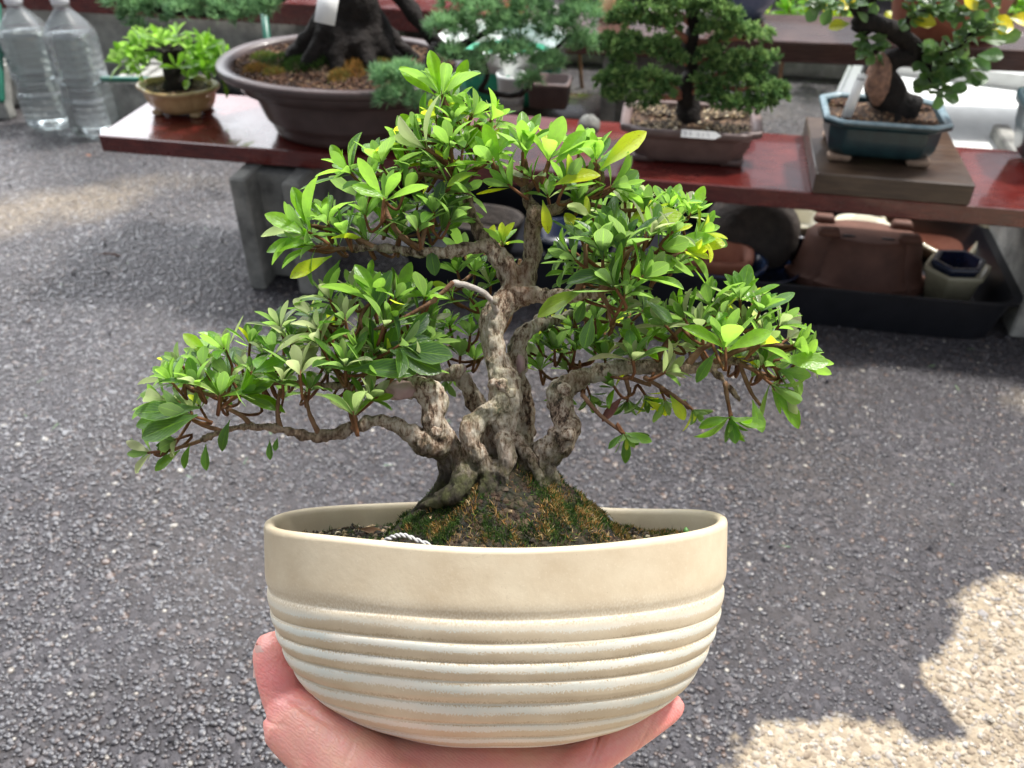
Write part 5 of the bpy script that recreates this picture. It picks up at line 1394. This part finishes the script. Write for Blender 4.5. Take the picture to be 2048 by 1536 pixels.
c = R(1098, 235, 1.50)
r = empty('brown_pot', (c.x, 1.50, .19), 'small plain brown square pot with a pale rim behind the red plank', 'pot', rz=YAW)
pot_mesh([(.85, 0), (.88, .0), (.95, .034), (1.0, .036), (1.0, .042)], [(.88, .042), (.85, .03)], sup(9, .036, .03), 64).obj('pot_body', M['brown_matt'], r)

# low back rail of pots the tub, basket pot and brown pot stand on
m = MB(); m.box((0, 0, .075), (.42, .20, .15), 0, 1, .003)
o = m.obj('wooden_crate', M['wood_dark']); c = R(1000, 250, 1.58); o.location = (c.x, 1.60, 0); o.rotation_euler = (0, 0, YAW)
tag(o, 'dark wooden crate standing behind the red plank beneath the white tub', 'crate')

# --- white foam box and metal leg behind the teal pot
FH = .165
pf, pn = W(1712, 146, FH), W(1662, 262, FH)
FYAW = math.atan2(-(pf.x - pn.x), (pf.y - pn.y))
FD = (Vector((pf.x, pf.y)) - Vector((pn.x, pn.y))).length + .05
m = MB(); FL = .80
m.box((FL / 2, FD / 2, FH / 2), (FL, FD, FH), 0, 1, .004)
m.box((FL / 2, FD + .014, FH / 2 + .016), (FL, .027, FH + .032), 0, 1, .005)
m.box((FL - .012, FD / 2 - .001, FH + .012), (.024, FD - .006, .023), 0, 1, .004)
o = m.obj('foam_box', M['styro'], None, True, 30); o.location = (pn.x, pn.y - .03, 0); o.rotation_euler = (0, 0, FYAW)
tag(o, 'large low white foam box with a raised far rim behind the teal pot', 'foam box')
M['alu'] = simple('aluminium', (.60, .62, .64), (.70, .72, .74), 60, .3, .1); M['alu'].node_tree.nodes['Principled BSDF'].inputs['Metallic'].default_value = .8
m = MB(); m.box((-.011, FD / 2, FH / 2 + .006), (.018, FD + .05, FH + .012), 0, 1, .002); m.box((-.027, FD / 2, FH / 2), (.008, FD + .05, FH), 0, 1, .002)
o = m.obj('metal_frame', M['alu'], None, True, 30); o.location = (pn.x - .002, pn.y - .03, 0); o.rotation_euler = (0, 0, FYAW)
tag(o, 'aluminium frame strip along the left side of the white foam box', 'metal frame')

# --- back shelf (grey brown wet planks) on the right, red brown boards on the left
BH = .30
p = W(1400, 80, BH)
o_ = W(1480, 84, BH)
YB = rad(-7.5); f2 = Vector((-math.sin(YB), math.cos(YB), 0)); f1 = Vector((math.cos(YB), math.sin(YB), 0))
plank('shelf_plank', W(1130, 66, BH), 2.2, .165, .034, M['wood_dark'], 'long dark wet plank of the back shelf, holding the terracotta and blue pots', yaw=YB)
# props for it
for (du, lab) in [(.16, 'left'), (1.25, 'right')]:
    c = W(1130, 66, BH) + f1 * du + f2 * .195
    block((c.x, c.y, 0), YB + rad(90), (.38, .19, .265), 'concrete block under the %s end of the dark back shelf plank' % lab)
# kerb line behind
m = MB(); m.box((0, 0, .055), (5, .15, .11), 0, 1, .01)
o = m.obj('kerb', mat_concrete('tan_concrete', 1.15)); c = W(1600, 132, .05); o.location = (c.x, c.y + .14, 0); o.rotation_euler = (0, 0, YAW); o['kind'] = 'structure'
# left back boards
BL_ = .44
c = R(150, 6, 2.05)
plank('shelf_plank', Vector((c.x - .25, 2.16, .226)), 1.25, .24, .045, M['wood_red'], 'red-brown board of the raised back shelf at the upper left, behind the juniper bough')
plank('shelf_plank', Vector((c.x - .25, 2.16, .226)) + e2 * .26, 1.25, .24, .045, M['wood_red'], 'farthest red-brown board of the raised shelf at the upper left')
M['greenpole'] = simple('green_pole_plastic', (.008, .09, .06), (.012, .13, .085), 40, .35, .1)
for (a_, b_, rr, lab) in [((205, 158, 1.66), (300, 160, 1.64), .0055, 'thin dark green plastic pole lying level behind the little cream pot'), ((524, -10, 1.70), (536, 95, 1.60), .007, 'upright dark green pole behind the left rim of the big oval pot'), ((-6, 10, 1.95), (2, 200, 1.80), .008, 'green pole at the left edge beside the water bottles')]:
    P0, P1 = R(*a_), R(*b_); 
    if P1.z < 0.01: P1.z = .01
    m = MB(); m.tube([(0, 0, 0), (P1 - P0) * .5, P1 - P0], [rr] * 3, 14, 1)
    o = m.obj('garden_pole', M['greenpole'], None, True, 40); o.location = P0; tag(o, lab, 'pole')
# pots on the back shelf
def simple_pot(name, loc, rz, outline, outer, inner, mat, label, soil=None, n=72, rot=None):
    r_ = empty(name, loc, label, 'pot', rz=rz, rot=rot)
    pot_mesh(outer, inner, outline, n).obj('pot_body', mat, r_)
    if soil is not None: soil_disc(outline, soil[0], soil[1], .003, M['soil'], 'soil', r_, 48, 10, 3)
    return r_
M['terra'] = simple('terracotta', (.30, .10, .055), (.40, .15, .085), 40, .6, .3)
M['blue_glaze'] = simple('blue_glaze', (.012, .028, .075), (.022, .05, .12), 60, .2, .1, coat=.6)
M['blue_pale'] = simple('grey_blue_glaze', (.10, .15, .25), (.17, .22, .33), 60, .25, .1, coat=.5)
c = W(1925, 92, BH)
tp = simple_pot('terracotta_pot', (c.x, c.y + .085, BH), YAW, sup(2, .125, .115), [(.60, 0), (.64, .002), (.86, .12), (.95, .125), (.96, .16), (.94, .165)], [(.86, .165), (.82, .12)], M['terra'], 'wide round terracotta pot on the back shelf behind the crooked tree', (.14, .84))
c = W(1488, 42, BH)
simple_pot('blue_pot', (c.x, c.y + .03, BH), YAW, sup(2, .065, .06), [(.45, .0), (.55, .002), (.85, .03), (.97, .06), (1.0, .064)], [(.92, .064), (.85, .04)], M['blue_pale'], 'grey-blue glazed bowl on the back shelf right of the scale juniper', (.055, .88))
c = W(1228, 40, BH)
m = MB(); m.box((0, 0, .02), (.040, .040, .04), 0, 1, .001); o = m.obj('wood_block', M['wood_raw']); o.location = (c.x, c.y, BH + .001); o.rotation_euler = (0, 0, rad(30))
tag(o, 'small pale raw wood cube on the back shelf above the juniper', 'wood block')
# plants behind the back shelf
lv = Leaves(ROUNDS); random.seed(4)
r = empty('leafy_shrub', (.62, 2.15, 0), 'yellow-green leafy shrub far behind the back shelf', 'shrub')
b = MB()
for i in range(26):
    x = random.uniform(-.75, .9); y = random.uniform(-.12, .2); h = random.uniform(.20, .42)
    P = [Vector((x, y, 0)), Vector((x + random.uniform(-.03, .03), y, h * .5)), Vector((x + random.uniform(-.06, .06), y, h))]
    b.tube(P, [.005, .004, .002], 6, 3)
    for k_ in range(34):
        q = P[1].lerp(P[2], random.uniform(-.4, 1)); d = Vector((random.uniform(-1, 1), random.uniform(-1, 1), random.uniform(-.2, 1))).normalized()
        lv.add(q, d, Vector((0, -.4, 1)), random.uniform(.03, .055), 1, (random.uniform(.4, 1), 1 if random.random() < .15 else 0, 0))
b.obj('stem', M['twig'], r); lv.build('foliage', M['leaf_bright'], r)
m = MB(); rows = []
for i in range(2): rows.append([(-4 + .5 * j, 0, .0 + .9 * i) for j in range(17)])
m = MB(); m.box((0, 0, .35), (7, .08, .7), 0, 1, .01); o = m.obj('garden_wall', M['wood_dark']); o.location = (0, 3.3, 0); o.rotation_euler = (0, 0, YAW)
tag(o, 'dark wooden boarding closing the yard at the back', 'boarding')

# ================================================================== BLACK TRAY OF SPARE POTS UNDER THE PLANK
M['black_pl'] = simple('black_plastic', (.006, .007, .010), (.012, .013, .018), 40, .35, .1)
TR = W(2010, 697, 0)                      # front right foot of the tray
TLn, TDp, THt = .90, .27, .062
tr_ = empty('black_tray', TR - e1 * TLn / 2 + e2 * (TDp / 2 + .005), 'shallow black plastic tray of spare pots on the ground beneath the red plank', 'tray', rz=YAW)
ol = outl(sup(14), TLn / 2, TDp / 2)
m = MB(); m.lathe([(.93, .002), (.965, .002), (1.0, THt), (1.022, THt + .001), (1.024, THt + .005), (.995, THt + .005), (.955, .008), (.90, .008)], 160, ol, cap0=True, cap1=True); m.obj('tray_body', M['black_pl'], tr_, True).data.set_sharp_from_angle(angle=rad(35))
def up(z0, k): return [(a, z0 + b * k) for a, b in [(0, 0)]]
TB = .010
def TW(u, v, h): p = W(u + 4, v + 26, h); return p
# blue oval pots nested with a terracotta one
M['navy'] = simple('navy_glaze', (.006, .010, .030), (.011, .020, .05), 60, .2, .1, coat=.6)
c = TW(1420, 545, TB + .01)
bp = simple_pot('blue_oval_pot', (c.x, c.y + .03, TB), YAW, sup(2.2, .085, .055), [(.70, 0), (.75, .002), (.93, .03), (1.0, .036), (1.0, .041)], [(.92, .041), (.85, .012)], M['blue_glaze'], 'blue glazed oval pot in the black tray, left, with a terracotta pot in it')
c2 = (c.x + .004, c.y + .032, TB + .010)
simple_pot('small_terracotta_pot', c2, YAW, sup(3, .060, .038), [(.8, 0), (.85, .001), (1.0, .036), (1.0, .042)], [(.88, .042), (.82, .01)], M['terra'], 'small terracotta pot sitting inside the blue oval pot')
c = TW(1510, 560, TB)
simple_pot('blue_dish', (c.x, c.y + .05, TB), YAW, sup(2, .075, .050), [(.7, 0), (.78, .002), (.98, .014), (1.0, .018)], [(.94, .018), (.85, .008)], M['navy'], 'low dark blue dish beside the blue oval pot')
# dark bowl tipped on its rim
M['dark_clay'] = simple('sooty_clay', (.022, .017, .014), (.055, .042, .034), 60, .8, .8, 120, .004)
c = R(1505, 500, 1.27)
simple_pot('dark_bowl', (c.x, c.y + .02, TB + .045), 0, sup(2, .078, .070), [(.45, .052), (.55, .052), (.85, .035), (.97, .012), (1.0, 0)], [(.90, .0), (.80, .02), (.5, .04)], M['dark_clay'], 'rough dark clay bowl tipped on edge behind the blue pots', rot=(rad(62), rad(10), YAW))
# terracotta pot upside down with two foot notches
c = TW(1735, 585, TB)
M['terra_dusty'] = simple('brown_terracotta', (.085, .036, .024), (.15, .066, .044), 30, .7, .4)
r = empty('upturned_pot', (c.x, c.y + .075, TB), 'big brown terracotta pot lying upside down in the black tray', 'pot', rot=(rad(-8), 0, YAW))
mk = mokko(.108, .075, .10)
m = MB(); m.lathe([(.92, .0), (1.0, .0), (1.0, .012), (.90, .018), (.83, .045), (.79, .072), (.72, .080), (.3, .081)], 128, mk, cap0=True, cap1=True); m.obj('pot_body', M['terra_dusty'], r, True, 50)
for sx in (-1, 1):
    m = MB(); m.box((sx * .058, -.032, .086), (.032, .020, .012), 0, .85, .002); m.obj('foot', M['terra_dusty'], r)
    m = MB(); m.box((sx * .058, .032, .086), (.032, .020, .012), 0, .85, .002); m.obj('foot', M['terra_dusty'], r)
    m = MB(); m.lathe([(.010, .0805), (.009, .0815)], 20, lambda a: (math.cos(a), .45 * math.sin(a)), (sx * .028, -.030, 0.0005), True, True); m.obj('drain_hole', M['black_pl'], r)
# cream hexagon pot with navy hexagon pot inside
M['cream2'] = simple('cream_green_glaze', (.34, .31, .20), (.46, .42, .29), 40, .3, .2, coat=.4)
c = TW(1918, 612, TB)
hx = poly(6, .049, .043, 0, .06)
simple_pot('cream_hexagon_pot', (c.x, c.y + .055, TB), YAW + rad(8), hx, [(.66, 0), (.72, .001), (.90, .045), (1.0, .052), (1.0, .058)], [(.88, .058), (.8, .03)], M['cream2'], 'cream hexagonal pot at the right end of the black tray')
simple_pot('navy_hexagon_pot', (c.x - .003, c.y + .052, TB + .030), YAW + rad(8), poly(6, .040, .035, 0, .06), [(.7, 0), (.75, .001), (.92, .03), (1.0, .034), (1.0, .040)], [(.80, .040), (.74, .01)], M['navy'], 'navy blue hexagonal pot set inside the cream hexagonal one')
# long cream pot, tilted, terracotta inside
c = TW(1880, 520, TB)
r = empty('cream_oblong_pot', (c.x, c.y + .09, TB + .02), 'long cream-rimmed pot tipped to show its terracotta inside, right end of the tray', 'pot', rot=(rad(28), rad(14), YAW - rad(28)))
ol2 = rectcut(.085, .050, .12)
m = MB(); m.lathe([(.75, 0), (.8, .0), (.93, .035), (1.0, .040), (1.0, .045), (.88, .045), (.86, .042)], 96, ol2, cap0=True); m.obj('pot_body', M['cream2'], r)
m = MB(); m.lathe([(.865, .0425), (.80, .012), (.1, .010)], 96, ol2, cap0=False, cap1=True); m.obj('inside', M['terra'], r)
# white dish, pink pot
c = TW(1722, 470, .05)
simple_pot('pink_pot', (c.x, c.y + .03, TB), YAW, sup(5, .050, .04), [(.75, 0), (.8, .0), (.97, .05), (1.0, .056)], [(.86, .056), (.8, .03)], simple('pink_clay', (.50, .25, .20), (.6, .33, .27), 50, .5), 'pinkish square pot at the back of the tray holding a cream dish')
simple_pot('cream_dish', (c.x, c.y + .03, TB + .050), YAW, sup(2.4, .040, .028), [(.7, 0), (.75, .0), (.97, .016), (1.0, .020)], [(.86, .020), (.8, .008)], simple('white_cream_glaze', (.75, .70, .52), (.82, .78, .62), 50, .3, coat=.5), 'small oval cream-white dish on the pink pot under the plank')
c = TW(1600, 470, .04)
simple_pot('navy_octagon_pot', (c.x - .01, c.y + .045, TB), YAW, poly(8, .075, .055, 0, .06), [(.75, 0), (.8, .0), (.97, .045), (1.0, .052)], [(.90, .052), (.8, .02)], M['navy'], 'navy eight-sided pot at the back of the tray with a cream pot in it')
simple_pot('cream_oval_pot', (c.x - .01, c.y + .045, TB + .022), YAW, sup(2, .055, .038), [(.75, 0), (.8, .0), (.97, .034), (1.0, .040)], [(.86, .040), (.8, .02)], M['cream2'], 'cream oval pot sitting inside the navy eight-sided pot')
for (u, v, lab, mt, a_, b_, hh) in [(1150, 505, 'dark blue oval pot in the left half of the tray', M['navy'], .075, .05, .045), (960, 480, 'dark grey clay pot at the left end of the tray', M['dark_clay'], .07, .05, .05)]:
    c = TW(u, v, TB); simple_pot('spare_pot', (c.x, c.y + .03, TB), YAW, sup(2.2, a_, b_), [(.7, 0), (.75, .001), (.95, hh * .8), (1, hh)], [(.9, hh), (.8, hh * .4)], mt, lab)

# ================================================================== litter on the ground
lv_specs = [(458, 322, 12, .050, 'dead_leaf', (.30, .12, .05), (.42, .2, .09), 'curled orange-brown dead leaf on the asphalt in front of the left block'),
            (172, 318, 80, .012, 'dead_leaf', (.45, .16, .06), (.5, .22, .1), 'tiny orange leaf scrap on the asphalt below the red plank'),
            (190, 520, 70, .045, 'pine_needles', (.22, .10, .07), (.3, .15, .1), 'reddish needle twig lying on the asphalt at the left')]
for (u, v, ang, L_, nm, c1, c2, lab) in lv_specs:
    c = W(u, v, 0); lv = Leaves([LEAFS[4]]); a = rad(ang)
    lv.add((0, 0, 0), (math.sin(a), math.cos(a), 0.02), Vector((.1, 0, 1)), L_, .9 if nm == 'dead_leaf' else .12, (0, 0, 0))
    o = lv.build(nm, simple(nm + '_mat', c1, c2, 80, .7)); o.location = (c.x, c.y, .0085); tag(o, lab, 'leaf' if nm == 'dead_leaf' else 'needles')
# green clippings: countless short blades
N = 45; ys = .45 + 1.0 * RNG.uniform(0, 1, N); xs = RNG.uniform(-1, 1, N) * (.1 + .6 * ys)
Mx = rand_rot(N, .1); L_ = RNG.uniform(.006, .014, N)
sc = np.stack([np.full(N, .001), L_, np.full(N, .001)], 1)
V, Fc = scatter(NB, NF, Mx * sc[:, None, :], np.stack([xs, ys, np.full(N, .0055)], 1))
C = np.ones((N, 6, 4)); C[:, :, 0] = RNG.uniform(.5, 1, N)[:, None]
o = mesh_np('leaf_clippings', V, Fc, M['needle'], None, True, col=C.reshape(-1, 4)); o['kind'] = 'stuff'
